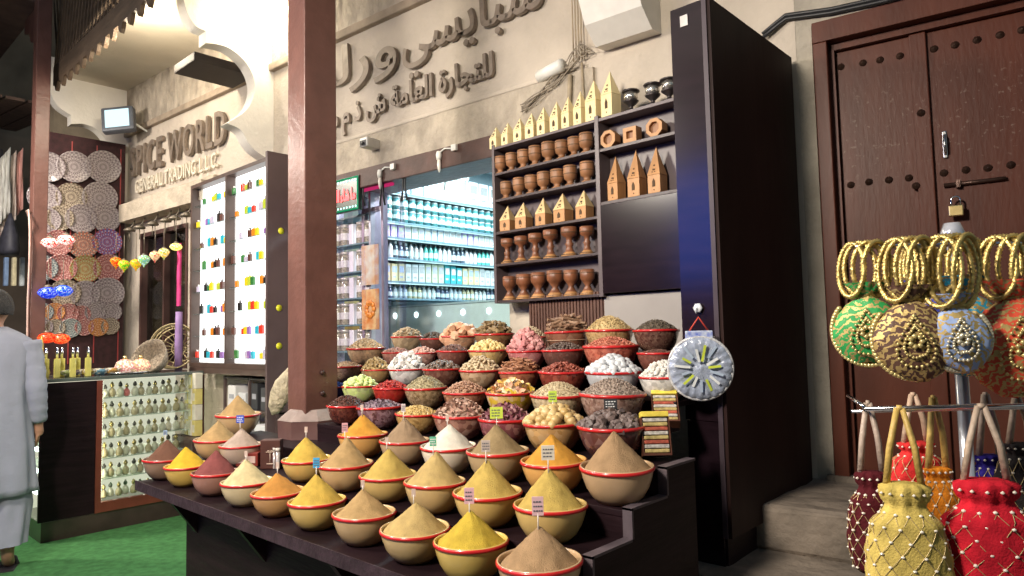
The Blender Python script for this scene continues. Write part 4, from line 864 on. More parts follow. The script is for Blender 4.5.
for r_ in range(8):
    z=.075+.186*r_
    w=MB(); w.box(.035,.66,.015,.07,z-.006,z-.002); w.box(.70,1.325,.015,.07,z-.006,z-.002); w.build('shelf',glassmat('shelf_glass',(.75,.8,.78),.1),lc)
    for k in range(12):
        x=(.09 if k<6 else .75)+[.0,.16,.215,.27,.40,.455][k%6]+.06*((r_*2+k//6)%3)-.02+random.uniform(-.01,.01)
        cname,c=CC[(r_*3+k*7+random.randint(0,2))%10]
        lab=f'{cname} bottle in the lit cabinet, {ORD[k]} place on its {ORD[7-r_]} shelf from top'
        if cname not in pb:
            t=pb[cname]=thing('coloured_bottle',lab,'bottle',(0,0,0),0,'coloured bottles in the lit cabinet')
            w=MB(); w.box(-.022,.022,-.012,.012,0,.062,bev=.006); w.build('glass_body',pm('cbt_'+cname,c,.15,.12,20,0,coat=.6),t)
            w=MB(); w.lathe([(.008,.0625),(.008,.08)],seg=8); w.build('cap',blackcap if cname in('black','brown') else whitep,t)
        else: t=dup(pb[cname],(0,0,0),label=lab)
        t.location=(-6.02+x,2.44+.042,1.18+z-.0015); s=random.uniform(.8,1.15); t.scale=(s,1,s*random.uniform(.8,1.15))
# racks under the lit cabinet
rk=thing('low_rack','open low metal rack under the lit cabinet holding white boxes','rack',(-5.5,2.5,.25))
w=MB()
for x in (0,.42,.84): w.box(x,x+.02,0,.02,0,.86)
for z in (0.0,.33,.60,.84): w.box(.02,.84,0,.2,z,z+.015)
w.build('frame',pm('rack_frame',(.09,.06,.055),.5),rk)
for i,(x,z,a,b,c,lab) in enumerate([(.06,.616,.13,.17,(.72,.70,.68),'white carton on the upper shelf of the low rack'),(.24,.616,.12,.12,(.62,.62,.62),'grey white carton beside the white carton on the low rack'),(.45,.616,.10,.20,(.03,.03,.035),'black machine on the low rack, left one'),(.60,.616,.09,.17,(.05,.05,.055),'black box right of the black machine on the low rack'),(.1,.346,.22,.17,(.75,.74,.72),'wide white carton on the middle shelf of the low rack'),(.5,.346,.2,.16,(.7,.7,.7),'white carton right of the wide one on the middle shelf')]):
    w=MB(); w.box(0,a,0,.14,0,b,bev=.005); w.box(a*.2,a*.8,-.002,-.0005,b*.4,b*.6,mat=1); o=w.build('carton',[pm('cart%d'%i,c,.6,.05),pm('cart_label',(.35,.35,.38),.6)],loc=(-5.5+x,2.51,.25+z+.001)); tag(o,lab,'box')
random.seed(2)
yc=0
for i,px in enumerate([203,209,216,222]):
    for j,py in enumerate([425,408,391,374]):
        if random.random()<.15: continue
        p=onY(px,py,2.40); yl=(i+j)%2
        w=MB(); w.box(-.03,.03,-.03,.03,0,.125,bev=.004); w.box(-.02,.02,-.032,-.0305,.03,.09,mat=1)
        o=w.build('small_carton',[pm('yc%d'%yl,(.72,.60,.2) if yl else (.76,.70,.58),.6,.1),pm('yc_label',(.8,.75,.6),.6)],loc=(-5.93+.075*i,2.38,.37+.13*(3-j)+(.13 if j<0 else 0)))
        tag(o,f'{"yellow" if yl else "cream"} small carton, {ORD[j]} up in the {ORD[i]} stack beside the counter','box','small cartons stacked beside the counter'); o.location.z=.26+.127*j*1.0+.37
w=MB(); w.box(-6.0,-5.6,2.3,2.45,.0,.625); q=w.build('carton_plinth',brown_dark); tag(q,'low dark plinth under the stacked yellow cartons','plinth')
w=MB(); w.lathe([(.03,0),(.034,.2),(.03,.4),(.028,.5)],seg=14); q=w.build('purple_roll',pm('purple_cloth',(.32,.2,.42),.7,.3,8,.3),loc=(-6.14,2.40,1.152)); tag(q,'upright purple cloth roll left of the lit cabinet','cloth roll')
w=MB(); w.box(-.02,.04,-.01,.01,0,.55,bev=.008); q=w.build('pink_cloth',pm('pink_cloth',(.65,.05,.22),.7,.3,8,.3),loc=(-6.16,2.40,1.70)); tag(q,'magenta cloth strip above the purple roll','cloth')
# ================================================================ FIXTURES ON WALL
fl=thing('floodlight','square grey floodlight with glowing bluish lens high on the left','floodlight',onX(117,118,-7.35)); fl.rotation_euler=(math.radians(-12),math.radians(-8),math.radians(52))
w=MB(); w.box(-.15,.15,0,.09,-.13,.13,bev=.02); w.build('housing',pm('flood_housing',(.09,.10,.12),.45),fl)
w=MB(); w.box(-.11,.11,-.006,-.001,-.095,.095); w.build('lens',emat('flood_lens',(.62,.88,.95),1.1),fl)
w=MB(); w.tube([(.1,.09,0),(.22,.3,-.05),(.3,.35,-.3)],.012,6); w.build('bracket',whitep,fl)
cb=thing('ceiling_bulb','glaring round lamp with dark bracket at the upper left of the post','lamp',onZ(268,8,3.98))
w=MB(); w.lathe([(.06,.08),(.13,.055),(.15,.02),(.11,-.02),(.04,-.04)][::-1],seg=24); w.build('globe',emat('bulb_glow',(1,.93,.75),24),cb)
w=MB(); w.lathe([(.02,.08),(.02,.10)],seg=10); w.box(-.30,-.0,-.02,.02,.085,.10); w.build('bracket',brown_dark,cb)
LED=thing('led_sign','small green bordered LED sign with red Arabic writing under the big letters','sign',WF(wpt(344,178,.1)[0],.10,2.27),WA)
w=MB(); w.box(-.16,.16,0,.03,0,.24,bev=.004); w.build('panel',pm('sign_black',(.012,.03,.02),.3),LED)
w=MB(); 
for a,b,c,d in ((-.155,.155,.225,.235),(-.155,.155,.005,.015),(-.155,-.145,.015,.225),(.145,.155,.015,.225)): w.box(a,b,-.004,-.001,c,d)
w.build('border',emat('led_green',(.02,.5,.22),.5),LED)
w=MB()
for i in range(9):
    for zz in (.212,.028): w.box(-.13+.0325*i-.005,-.13+.0325*i+.005,-.0045,-.002,zz-.005,zz+.005)
w.build('led_dots',emat('led_dot',(.4,1,.8),3),LED)
o=textmesh('lettering',''.join(reversed('\ufee3\ufe8e \ufeb7\ufe8e\ufe80 \ufe8d\ufedf\ufee0\ufeea')),.1,.006,emat('led_red',(1,.12,.12),2.6),LED,(0,-.006,0)); fit(o,-.125,.125,.07,.165)
def wall_thing(name,label,cat,px,py,off,group=None): s,z=wpt(px,py,off); return thing(name,label,cat,WF(s,off,z),WA,group)
sc_=wall_thing('security_camera','small white boxy security camera on the wall ledge','camera',377,146,.02)
w=MB(); w.box(-.04,.04,-.12,0,-.03,.035,bev=.01); w.build('body',whitep,sc_); w=MB(); w.box(-.032,.032,-.1225,-.1205,-.026,.015); w.lathe([(.012,0),(.014,.006)],seg=12,M=Matrix.Translation((0,-.123,-.006))@Matrix.Rotation(PI/2,4,'X')); w.build('lens',blackp,sc_)
for i,(px,py) in enumerate([(380,176),(439,158)]):
    t=wall_thing('bulb_holder',['white bulb holder with clear bulb on the lintel, left one','white bulb holder with clear bulb on the lintel, right one'][i],'bulb',px,py,.10,'bulb holders on the beam')
    w=MB(); w.lathe([(.016,-.01),(.019,.02),(.014,.04)],seg=14); w.tube([(0,0,.03),(.05,0,.05),(.13,.0,.035)],.005,6); w.box(.11,.15,-.012,.012,.02,.06,bev=.005); w.build('holder',whitep,t)
    w=MB(); w.lathe([(.003,-.09),(.009,-.075),(.013,-.04),(.010,-.012)],seg=14); w.build('bulb',pm('frosted_bulb',(.72,.66,.6),.15,.05),t)
acb=wall_thing('air_vent_hood','white curved duct hood projecting from the wall above the shelf','vent hood',632,20,0)
w=MB(); pr=[(0,-.12),(-.10,-.13),(-.20,-.05),(-.25,.06),(-.26,.35),(0,.35)]
w.prism(pr,-.16,.16,'x'); w.build('hood',pm('hood_white',(.70,.67,.62),.45,.06),acb)
cbn=wall_thing('cable_bundle','tangled bundle of white and grey cables with a white tube on the wall','cables',575,66,.02)
w=MB(); random.seed(9)
w.lathe([(.035,-.1),(.035,.1)],seg=14,M=Matrix.Translation((-.14,-.03,0))@Matrix.Rotation(PI/2,4,'Y')@Matrix.Rotation(.3,4,'X'))
w.build('white_tube',whitep,cbn)
w=MB()
for i in range(8):
    a=[random.uniform(-.035,.06) for _ in range(6)]
    w.tube(smooth([(-.35-.2*random.random(),-.19+a[0]),(-.22,-.11+a[1]),(-.1,-.05+a[2]),(.02,.02+a[3]),(.06,.06+a[4]),(.09+a[5],.04)],4) and [(x,-.02-.02*random.random(),z) for x,z in smooth([(-.35,-.19+a[0]),(-.22,-.11+a[1]),(-.1,-.05+a[2]),(.02,.02+a[3]),(.06,.06+a[4]),(.09+a[5],.04)],4)],.0032,5)
w.build('tangle',pm('cable_tangle',(.28,.235,.18),.6,.3),cbn)
w=MB()
for i in range(4): w.tube([(.0+.018*i,-.012,.02),(.0+.018*i,-.012,1.3)],.004,5)
w.tube([(.05,-.01,0),(.06,-.01,-.4)],.008,5); w.tube([(-.02,-.02,-.05),(-.04,-.01,-.3)],.014,5); w.build('risers',pm('cable_riser',(.36,.29,.2),.6,.3),cbn)
def wirepts(pp,off=.015): 
    out=[]
    for px,py in smooth(pp,6): s,z=wpt(px,py,off); out.append(WF(s,off,z))
    return out
for i,(pp,r_,m_,lab) in enumerate([([(333,153),(345,147),(375,140),(430,126),(470,110),(520,103),(560,88)],.006,whitep,'thin white cable running along the wall ledge'),
   ([(333,151),(350,146),(365,140)],.004,blackp,'short black wire beside the ledge at the post'),
   ([(383,146),(400,152),(425,154),(447,152),(468,138),(487,116),(508,101),(545,90)],.004,pm('grey_wire',(.1,.09,.08),.6),'dark wire sagging from the camera to the cable bundle')]):
    w=MB(); w.tube(wirepts(pp),r_,5); q=w.build('wall_cable',m_); tag(q,lab,'cable')
# ================================================================ SHOP INTERIOR
IX=-4.5
sh=thing('shop_room','white shop interior seen through the window opening','room',(-3,3.2,0))
w=MB(); w.box(-1.62,-1.6,0,2.6,0,2.95); w.box(2.0,2.02,0,2.6,0,2.95); w.box(-1.6,2.0,2.6,2.62,0,2.95); w.build('wall',pm('shop_wall',(.36,.46,.50),.6,.06),sh)
w=MB(); w.box(-1.6,2.0,-.1,2.6,2.95,2.97); w.build('ceiling',pm('shop_ceiling',(.75,.78,.8),.6,.04),sh)
w=MB(); w.box(-1.6,2.0,-.05,2.6,.0,.02); w.build('floor',pm('shop_floor',(.4,.4,.4),.3,.1),sh)
ss=thing('product_shelves','long white wall shelves inside the shop stacked with packaged goods','shelves',(IX-.06,3.02,1.2))
SZ=[1.70,1.835,2.02,2.185,2.31,2.55]
for z in SZ:
    w=MB(); w.box(-.05,.24,0,2.5,z-1.2-.012,z-1.2); w.build('shelf_board',pm('int_shelf',(.14,.22,.26),.4,.1),ss)
w=MB()
for z in SZ[1:]: w.box(.222,.236,0.01,2.49,z-1.2-.022,z-1.2-.015)
w.build('light_strip',emat('shelf_led',(.65,.93,1),1.3),ss)
random.seed(31)
def pack(kind,c,lab,grp='goods on the shop shelves'):
    if kind=='tin':
        t=thing('tin',lab,'tin',(0,0,0),0,grp); w=MB(); w.lathe([(.036,0),(.036,.085)],seg=14); w.build('can_body',pm('tin_%s'%str(c),c,.3,.1,20,0,coat=.4),t)
        w=MB(); w.lathe([(.037,.0855),(.037,.097)],seg=14); w.build('lid',pm('tin_lid',(.6,.66,.66),.3,.1,metal=.5),t); w=MB(); w.lathe([(.0365,.03),(.0365,.06)],seg=14,capb=False,capt=False); w.build('label',pm('tin_label',(.75,.8,.78),.5),t)
    elif kind=='bottle':
        t=thing('bottle',lab,'bottle',(0,0,0),0,grp); w=MB(); w.lathe([(.020,0),(.022,.005),(.022,.075),(.010,.088),(.010,.095)],seg=12); w.build('bottle_body',pm('pb_%s'%str(c),c,.2,.1,20,0,coat=.5),t)
        w=MB(); w.lathe([(.012,.0955),(.012,.112)],seg=10); w.build('cap',blackcap if sum(c)>1 else whitep,t); w=MB(); w.lathe([(.0225,.02),(.0225,.055)],seg=12,capb=False,capt=False); w.build('label',pm('tin_label',(.75,.8,.78),.5),t)
    else:
        t=thing('carton',lab,'box',(0,0,0),0,grp); w=MB(); w.box(-.03,.03,-.032,.032,0,.10,bev=.003); w.build('box_body',pm('bx_%s'%str(c),c,.5,.1),t)
        w=MB(); w.box(.0305,.032,-.024,.024,.05,.085); w.box(.0305,.0315,-.02,.012,.02,.03); w.build('label',pm('lab_%s'%str(tuple(1-v for v in c)),tuple(.5*(1-v)+.15 for v in c),.5),t)
    return t
LAY=[(1.70,'bottle',[(.62,.62,.6),(.1,.12,.2),(.5,.55,.6),(.6,.5,.3)],.050,1.0,'lowest'),(1.70+.135,'carton',[(.05,.35,.38),(.62,.52,.3),(.6,.62,.62),(.55,.56,.4)],.07,1.5,'second'),
 (2.02,'bottle',[(.1,.5,.42),(.75,.75,.75),(.08,.1,.14),(.65,.6,.6)],.052,1.25,'third'),(2.185,'carton',[(.7,.74,.76),(.45,.35,.65),(.65,.68,.6),(.5,.6,.7)],.07,1.05,'fourth'),
 (2.31,'tin',[(.06,.2,.22),(.08,.26,.25)],.08,1.9,'fifth'),(2.55,'carton',[(.75,.78,.8),(.6,.68,.75),(.72,.68,.5)],.13,2.2,'highest')]
LNAME={}
for z,kind,cols,dy,sc,ln in LAY:
    protos={}; n=int(2.0/dy)
    for k in range(n):
        y=3.07+dy*k; c=cols[(k//3)%len(cols)] if kind!='tin' else cols[k%2]
        cnm={'bottle':'bottle','carton':'carton','tin':'tin'}[kind]
        lab=f'packaged {cnm} number {k+1} counting from the left along the {ln} shop shelf' if False else f'small {cnm}, place {k+1} from the window on the {ln} shop shelf'
        if c not in protos: o=protos[c]=pack(kind,c,lab)
        else: o=dup(protos[c],(0,0,0),label=lab)
        o.location=(IX+.12,y,z+.001); s=sc*random.uniform(.93,1.05); o.scale=(.9,.9*min(1,dy/.075) if kind=='tin' else .95,s if kind!='tin' else 1.05)
        if kind=='carton': o.scale=(.9,dy/.07*.92,s)
        if kind=='tin':
            o2_=dup(o,(IX+.12,y,z+.001+.105),label=f'upper stacked tin, place {k+1} from the window on the fifth shop shelf')
# jar rack near the window
JS=wpt(330,280,-.05)[0]
jr=thing('jar_rack','glass rack of spice jars just inside the left part of the shop window','rack',WF(JS,-.04,1.1),WA)
JZ=[1.30,1.49,1.68,1.87,2.07,2.27]
for z in JZ:
    w=MB(); w.box(0,.46,0,.14,z-1.1-.01,z-1.1); w.build('shelf_board',pm('int_shelf',(.28,.36,.42)),jr)
w=MB(); w.box(-.02,0,0,.14,0,1.4); w.box(.46,.48,0,.14,0,1.4); w.build('frame',pm('alu_frame',(.5,.48,.55),.3,.1,metal=.7),jr)
protos={}
for r_,z in enumerate(JZ[:-1]):
    for k in range(5):
        kind='w' if k==2 else 'j'
        lab=(f'narrow white carton in the middle of the {ORD[r_]} jar rack level from below' if kind=='w' else f'spice jar, {ORD[k]} from left on the {ORD[r_]} jar rack level from below')
        if kind not in protos:
            if kind=='j':
                t=thing('spice_jar',lab,'jar',(0,0,0),0,'jars in the window rack'); w=MB(); w.lathe([(.038,0),(.040,.006),(.040,.12),(.034,.13)],seg=14); w.build('jar_body',pm('jar_goods',(.30,.27,.22),.2,.6,70,0,coat=.8,detail=8),t)
                w=MB(); w.lathe([(.038,.1305),(.039,.155)],seg=14); w.build('lid',pm('jar_lid',(.45,.42,.4),.3,.1,metal=.3),t); w=MB(); w.lathe([(.0405,.04),(.0405,.09)],seg=14,capb=False,capt=False); w.build('label',pm('jar_label',(.62,.6,.62),.5,.2,50),t)
            else:
                t=thing('white_carton',lab,'box',(0,0,0),0,'cartons in the window rack'); w=MB(); w.box(-.025,.025,-.025,.025,0,.15,bev=.003); w.build('box_body',pm('bxw',(.75,.75,.8),.5,.05),t)
            protos[kind]=t
        else: t=dup(protos[kind],(0,0,0),label=lab)
        t.location=WF(JS+.05+.09*k,-.09,z+.001); t.rotation_euler=(0,0,WA)
# poster strip and frames in the opening
ps=thing('door_frame','mauve metal frame of the glass shop door','frame',WF(-2.93,-.05,.9),WA)
w=MB()
for x in (-.07,.14): w.box(x,x+.022,0,.04,0,1.5)
w.box(-.05,.14,0,.04,1.38,1.41); w.build('mullion',pm('mauve_metal',(.35,.28,.36),.35,.1,metal=.4),ps)
for i,(z,c1,c2,lab) in enumerate([(.55,(.6,.18,.03),(.7,.55,.3),'poster of an orange flower arrangement on the shop door'),(.86,(.55,.3,.15),(.6,.6,.55),'poster of mixed brown goods above the orange flower poster')]):
    o=None; w=MB(); w.box(-.045,.138,-.004,.0,z,z+.28); w2=pm('post%d'%i,c1,.4,.3,14,0,col2=c2)
    o=w.build('poster',w2,loc=WF(-2.93,-.03,.9),rot=(0,0,WA)); tag(o,lab,'poster')
    if i==0:
        w=MB()
        for k in range(9):
            a=k*2*PI/9; w.lathe([(.022,0),(.018,.004)],seg=10,M=Matrix.Translation((.045+.04*math.cos(a),-.006,z+.14+.045*math.sin(a)))@Matrix.Rotation(PI/2,4,'X'))
        w.build('printed_flower',pm('flower_print',(.75,.25,.04),.4,.3,60),o)
gp=MB(); gp.box(-2.76,-1.66,.15,.156,.9,2.41); q=gp.build('window_pane',glassmat('shop_glass',(.88,.95,.95),.05,.02),loc=(WP.x,WP.y,0),rot=(0,0,WA)); tag(q,'large clear glass pane of the shop window left of the cup shelves','window pane')
# hanging plastic strips and straps
pls=glassmat('plastic_strip',(.95,.92,.97),.05,.2)
for i,x in enumerate([-3.12,-3.02,-2.88,-2.72,-2.62,-2.48]):
    w=MB(); N_=20; vs=[]
    for a in range(N_+1):
        z=-1.25*a/N_
        for b in range(5): vs.append((-.03+.015*b,.006*math.sin(b*2+a*.6),z))
    fs=[(a*5+b,a*5+b+1,a*5+b+6,a*5+b+5) for a in range(N_) for b in range(4)]
    w.add(vs,fs,0,True); o=w.build('plastic_strip',pls,loc=WF(x,.04,2.40),rot=(0,0,WA+.2*math.sin(i*3))); mo=o.modifiers.new('s','SOLIDIFY'); mo.thickness=.0015
    tag(o,f'clear plastic curtain strip hanging in the shop opening, {ORD[i]} from left','curtain strip','plastic curtain strips')
for i,(px,py) in enumerate([(347,198),(363,196),(383,195),(405,190)]):
    s,z=wpt(px,py,.07); w=MB()
    w.tube([(-.012,0,.13),(-.02,0,.0),(-.03,.0,-.09)],.007,6); w.tube([(.008,0,.13),(.0,.0,.0),(.02,.0,-.09)],.007,6)
    o=w.build('black_strap',blackp,loc=WF(s,.07,z+.02),rot=(0,0,WA)); tag(o,f'black strap tied to the lintel beam, {ORD[i]} from left','strap','black straps on the beam')
# display case inside the window
dc=thing('display_case','white lit glass display case just inside the shop window','display case',(-3.9,3.35,1.36))
w=MB(); w.box(-.62,1.6,0,.5,-1.3,.26); w.build('body',pm('case_white',(.8,.83,.84),.25,.06,coat=.5),dc)
w=MB(); w.box(-.62,1.6,-.01,.52,.262,.275); w.build('top',pm('case_top',(.55,.62,.66),.1,.06,coat=.8),dc)
w=MB()
for k in range(8): w.lathe([(.02,0),(.02,.004)],seg=12,M=Matrix.Translation((-.45+.26*k,-.002,.2))@Matrix.Rotation(PI/2,4,'X'))
w.build('spot',emat('case_spot',(.85,.95,1),5),dc)
for i,(x,y) in enumerate([(-3.9,3.7),(-3.2,3.9),(-3.6,4.7)]):
    t=thing('ceiling_panel_light',['left near','right near','deep'][i]+' bright square ceiling light inside the shop','ceiling light',(x,y,2.93),0,'shop ceiling lights')
    w=MB(); w.box(-.22,.22,-.22,.22,0,.018); w.build('frame',whitep,t); w=MB(); w.box(-.2,.2,-.2,.2,-.004,-.001); w.build('diffuser',emat('panel_glow',(.82,.94,1),7),t)
# spot heads
for i,(px,py) in enumerate([(436,180),(458,172)]):
    p=onX(px,py,-3.9); t=thing('spot_head',['left','right'][i]+' white square spotlight head hanging inside the shop','spotlight',p,0,'spotlights inside the shop'); t.rotation_euler=(.5,.3,.6)
    w=MB(); w.box(-.09,.09,-.03,.03,-.06,.06,bev=.01); w.tube([(0,0,.06),(0,0,.2)],.01,6); w.build('housing',whitep,t); w=MB(); w.box(-.075,.075,-.034,-.031,-.05,.05); w.build('lens',emat('spot_lens',(.85,.95,1),4),t)
# ================================================================ SMALL THINGS ON THE STAND
hk=thing('adhesive_hook','clear adhesive hook stuck on the front of the tall cabinet','hook',onY(698,308,2.19))
w=MB(); w.lathe([(.018,0),(.018,.004),(.012,.008)],seg=6,M=Matrix.Rotation(PI/2,4,'X')); w.tube([(0,-.008,0),(0,-.02,-.008),(0,-.014,-.02)],.003,6); w.build('hook_body',pm('clear_plastic',(.6,.62,.66),.1,.05,20,0,coat=1),hk)
p=onY(700,368,2.13); D_=(p-CAM).length; rf=33*2.13/685*1.02
fp=thing('pleated_round_pack','round pleated translucent pack hanging on the tall cabinet by a red cord','round pack',p,math.radians(35))
w=MB(); seg=72; vs=[];fs=[]
for side,yy in ((0,-.018),(1,.018)):
    for i,(r,d) in enumerate(((.0001,0),(.25,.010),(.7,.004),(.96,.0),(1.0,.012))):
        for k in range(seg):
            a=2*PI*k/seg; ple=.004*math.sin(k*PI/1.5)*(r if i<4 else .2); rr=r*rf*(1+.008*math.sin(5*a)+.01*math.sin(11*a))
            vs.append((rr*math.cos(a),(yy+(d if side==0 else -d)+ple),rr*math.sin(a)))
for s_ in (0,1):
    o_=s_*5*seg
    for i in range(4):
        for k in range(seg):
            k2=(k+1)%seg; f=(o_+i*seg+k,o_+i*seg+k2,o_+(i+1)*seg+k2,o_+(i+1)*seg+k); fs.append(f)
for k in range(seg): k2=(k+1)%seg; fs.append((4*seg+k,4*seg+k2,9*seg+k2,9*seg+k))
w.add(vs,fs,0,True); w.build('pleated_disc',pm('cello',(.33,.37,.47),.18,.35,26,.3,60,coat=1),fp)
w=MB(); w.tube([(rf*1.0*math.cos(a*PI/24),-.008,rf*1.0*math.sin(a*PI/24)) for a in range(48)],.006,6,closed=True); w.build('rolled_edge',pm('cello_edge',(.55,.55,.56),.2,.2,40,.3,coat=1),fp)
w=MB(); random.seed(4)
for k in range(15):
    a=k*2*PI/15+.1; a0=rf*random.uniform(.18,.4); a1=rf*random.uniform(.6,.9)
    w.box(a0,a1,-.024,-.0205,-.004,.004,mat=k%3,M=Matrix.Rotation(-a,4,'Y')@Matrix.Rotation(random.uniform(-.08,.08),4,'Z'))
w.build('coloured_sticks',[pm('lime_piece',(.5,.58,.06),.3),pm('white_piece',(.66,.68,.68),.3),pm('paleblue_piece',(.35,.42,.52),.3)],fp)
w=MB(); w.box(-.045,.045,-.012,.0,rf*.93,rf*1.2,bev=.003); w.build('header',pm('header_blue',(.05,.1,.5),.3,.6,60,0,col2=(.6,.65,.7)),fp)
w=MB(); w.tube([(-.03,-.006,rf*1.2),(0,-.006,rf*1.2+.045),(.03,-.006,rf*1.2)],.0035,6); w.build('cord',pm('red_cord',(.5,.05,.03),.6),fp)
# box displays of little packets
for i,(x,y,z,rz,tilt,lab) in enumerate([(-1.115,1.845,1.0,.75,-.25,'open box of small gold wrapped packets standing at the right end of the stand'),(-1.17,2.0,1.081,.6,-.8,'tilted open box of small packets behind the upright packet box')]):
    t=thing('packet_box',lab,'packet box',(x,y,z+.003),rz,'boxes of small packets'); t.scale=(.82,.82,.86)
    M=Matrix.Rotation(tilt,4,'X'); w=MB(); hgt=.135
    w.box(-.05,.05,0.004,.03,.0+.02,hgt+.02,M=M); w.box(-.053,-.049,-.012,.03,.02,hgt+.02,M=M); w.box(.049,.053,-.012,.03,.02,hgt+.02,M=M); w.box(-.05,.05,-.012,.004,.02,.028,M=M)
    w.build('tray',pm('packet_tray',(.10,.035,.02),.4,.3),t)
    w=MB()
    for k in range(8): w.box(-.046,.046,-.010,.003,.030+.0155*k,.043+.0155*k,mat=k%3,M=M,bev=.003)
    w.build('packets',[pm('pk0',(.65,.5,.2),.25,.4,60,metal=.4),pm('pk1',(.6,.55,.5),.25,.5,60,metal=.3),pm('pk2',(.35,.08,.05),.3,.4,60)],t)
    w=MB(); w.box(-.052,.052,-.014,.03,hgt+.021,hgt+.04,M=M,bev=.002); w.build('header',pm('pk_head',(.70,.55,.08),.4,.2,40),t)
# sack hanging beside the post, paper bag, tubes
p=onY(277,385,1.95); t=thing('net_sack','pale beige pointed bag of dried leaves hanging beside the brown post','sack',(p.x+.05,1.95,p.z-.03),.9); t.scale=(.72,.72,.85)
w=MB(); M_=Matrix.Rotation(.42,4,'Y'); w.lathe([(.005,-.17),(.05,-.13),(.075,-.04),(.07,.04),(.035,.12),(.01,.17),(.006,.19)],seg=18,sx=1,sy=.5,M=M_); w.build('sack_body',pm('sack_m',(.42,.36,.24),.6,.35,22,.6,40),t)
w=MB(); w.tube([tuple(M_@Vector((0,0,.19))),tuple(M_@Vector((0,0,.26)))],.003,5); w.build('string',blackp,t)
p=onY(272,447,1.50); gb=t=thing('brown_gift_bag','dark red-brown paper bag with a pale palm mark between the bowls','bag',(p.x,1.50,.841),.75); t.scale=(.78,.78,.95)
w=MB(); w.box(-.055,.055,-.03,.03,0,.13,bev=.004); w.build('bag_body',pm('giftbag',(.07,.022,.015),.5,.15),t)
w=MB(); 
w.tube([(0,-.032,.03),(0,-.032,.07)],.002,5)
for a in (-1.2,-.6,0,.6,1.2): w.tube([(0,-.032,.07),(.012*math.sin(a),-.032,.07+.01*math.cos(a)+.004),(.024*math.sin(a),-.032,.07+.016*math.cos(a))],.0018,5)
w.box(-.018,.018,-.033,-.031,.022,.026); w.build('printed_palm',pm('print_pale',(.6,.45,.35),.6),t)
for i in range(3):
    p=onY(262+5.5*i,470,1.42); t=thing('glass_tube',f'thin corked glass tube standing between the bowls, {ORD[i]} from left','tube',(-2.83+.028*i,1.50,.841),0,'corked glass tubes')
    w=MB(); w.lathe([(.008,0),(.009,.004),(.009,.075)],seg=10); w.build('tube_body',pm('tube_glass',(.4,.36,.34),.1,.3,60,coat=1),t); w=MB(); w.lathe([(.0095,.0755),(.010,.09)],seg=10); w.build('cork',pm('cork',(.4,.12,.08) if i%2 else (.55,.5,.45),.5),t)
for i,(px,c,d) in enumerate([(272,(.2,.03,.02),'dark red')]):
    w=MB(); w.box(-.05,.05,-.03,.03,0,.06,bev=.004); w.box(-.04,.04,-.032,-.0305,.015,.045,mat=1); q=w.build('small_box',[pm('sbx',c,.4),pm('sbx_l',(.5,.35,.3),.5)],loc=(-2.97,1.47,.8412),rot=(0,0,.7)); tag(q,'small dark red box left of the corked glass tubes','box')
# ================================================================ BAG RACK (right foreground)
gold=pm('gold_beads',(.58,.43,.15),.32,.3,70,.3,120,metal=.75)
UA=Vector((-.397,1.393,0)); UD=(Vector((-.161,1.61,0))-UA).normalized(); ang=math.atan2(UD.y,UD.x)
rkk=thing('bag_rack','chrome two-tier stand with embroidered drawstring bags hanging in the right foreground','rack',(UA.x+.27,UA.y+.25,0),ang)
def L2(s): return s
w=MB(); base=UA+UD*.0; off0=(Vector((rkk.location.x,rkk.location.y,0))-UA); s0=-off0.dot(UD); n0=-off0.dot(Vector((-UD.y,UD.x,0)))
def rk(s,n=0,z=0): return (s0+s,n0+n,z)
w.tube([rk(-.0,0,1.55),rk(.75,0,1.55)],.0045,8); w.tube([rk(0.0,.0,1.245),rk(.75,0,1.245)],.0045,8); w.tube([rk(-.005,.05,1.265),rk(0,0,1.25),rk(0.0,.0,1.245)],.004,8); w.tube([rk(0,.05,1.235),rk(.75,.05,1.235)],.0035,8)
w.build('rail',chrome,rkk)
w=MB(); w.tube([rk(.225,.06,0.0),rk(.225,.06,1.56)],.012,12); w.lathe([(.02,1.56),(.022,1.58),(.015,1.60)],c=rk(.225,.06,0),seg=12); w.tube([rk(.225,.06,1.55),rk(.225,0,1.55)],.005,8); w.tube([rk(.225,.06,1.24),rk(.225,0,1.245)],.005,8); w.build('upright',pm('frosted_upright',(.42,.43,.48),.15,.15,30,metal=.3,coat=1),rkk)
w=MB(); w.lathe([(.22,0),(.22,.02),(.05,.04)],c=rk(.225,.06,0),seg=24); w.build('foot',chrome,rkk)
def wp(s,n,z): q=UA+UD*s+Vector((-UD.y,UD.x,0))*n; return Vector((q.x,q.y,z))
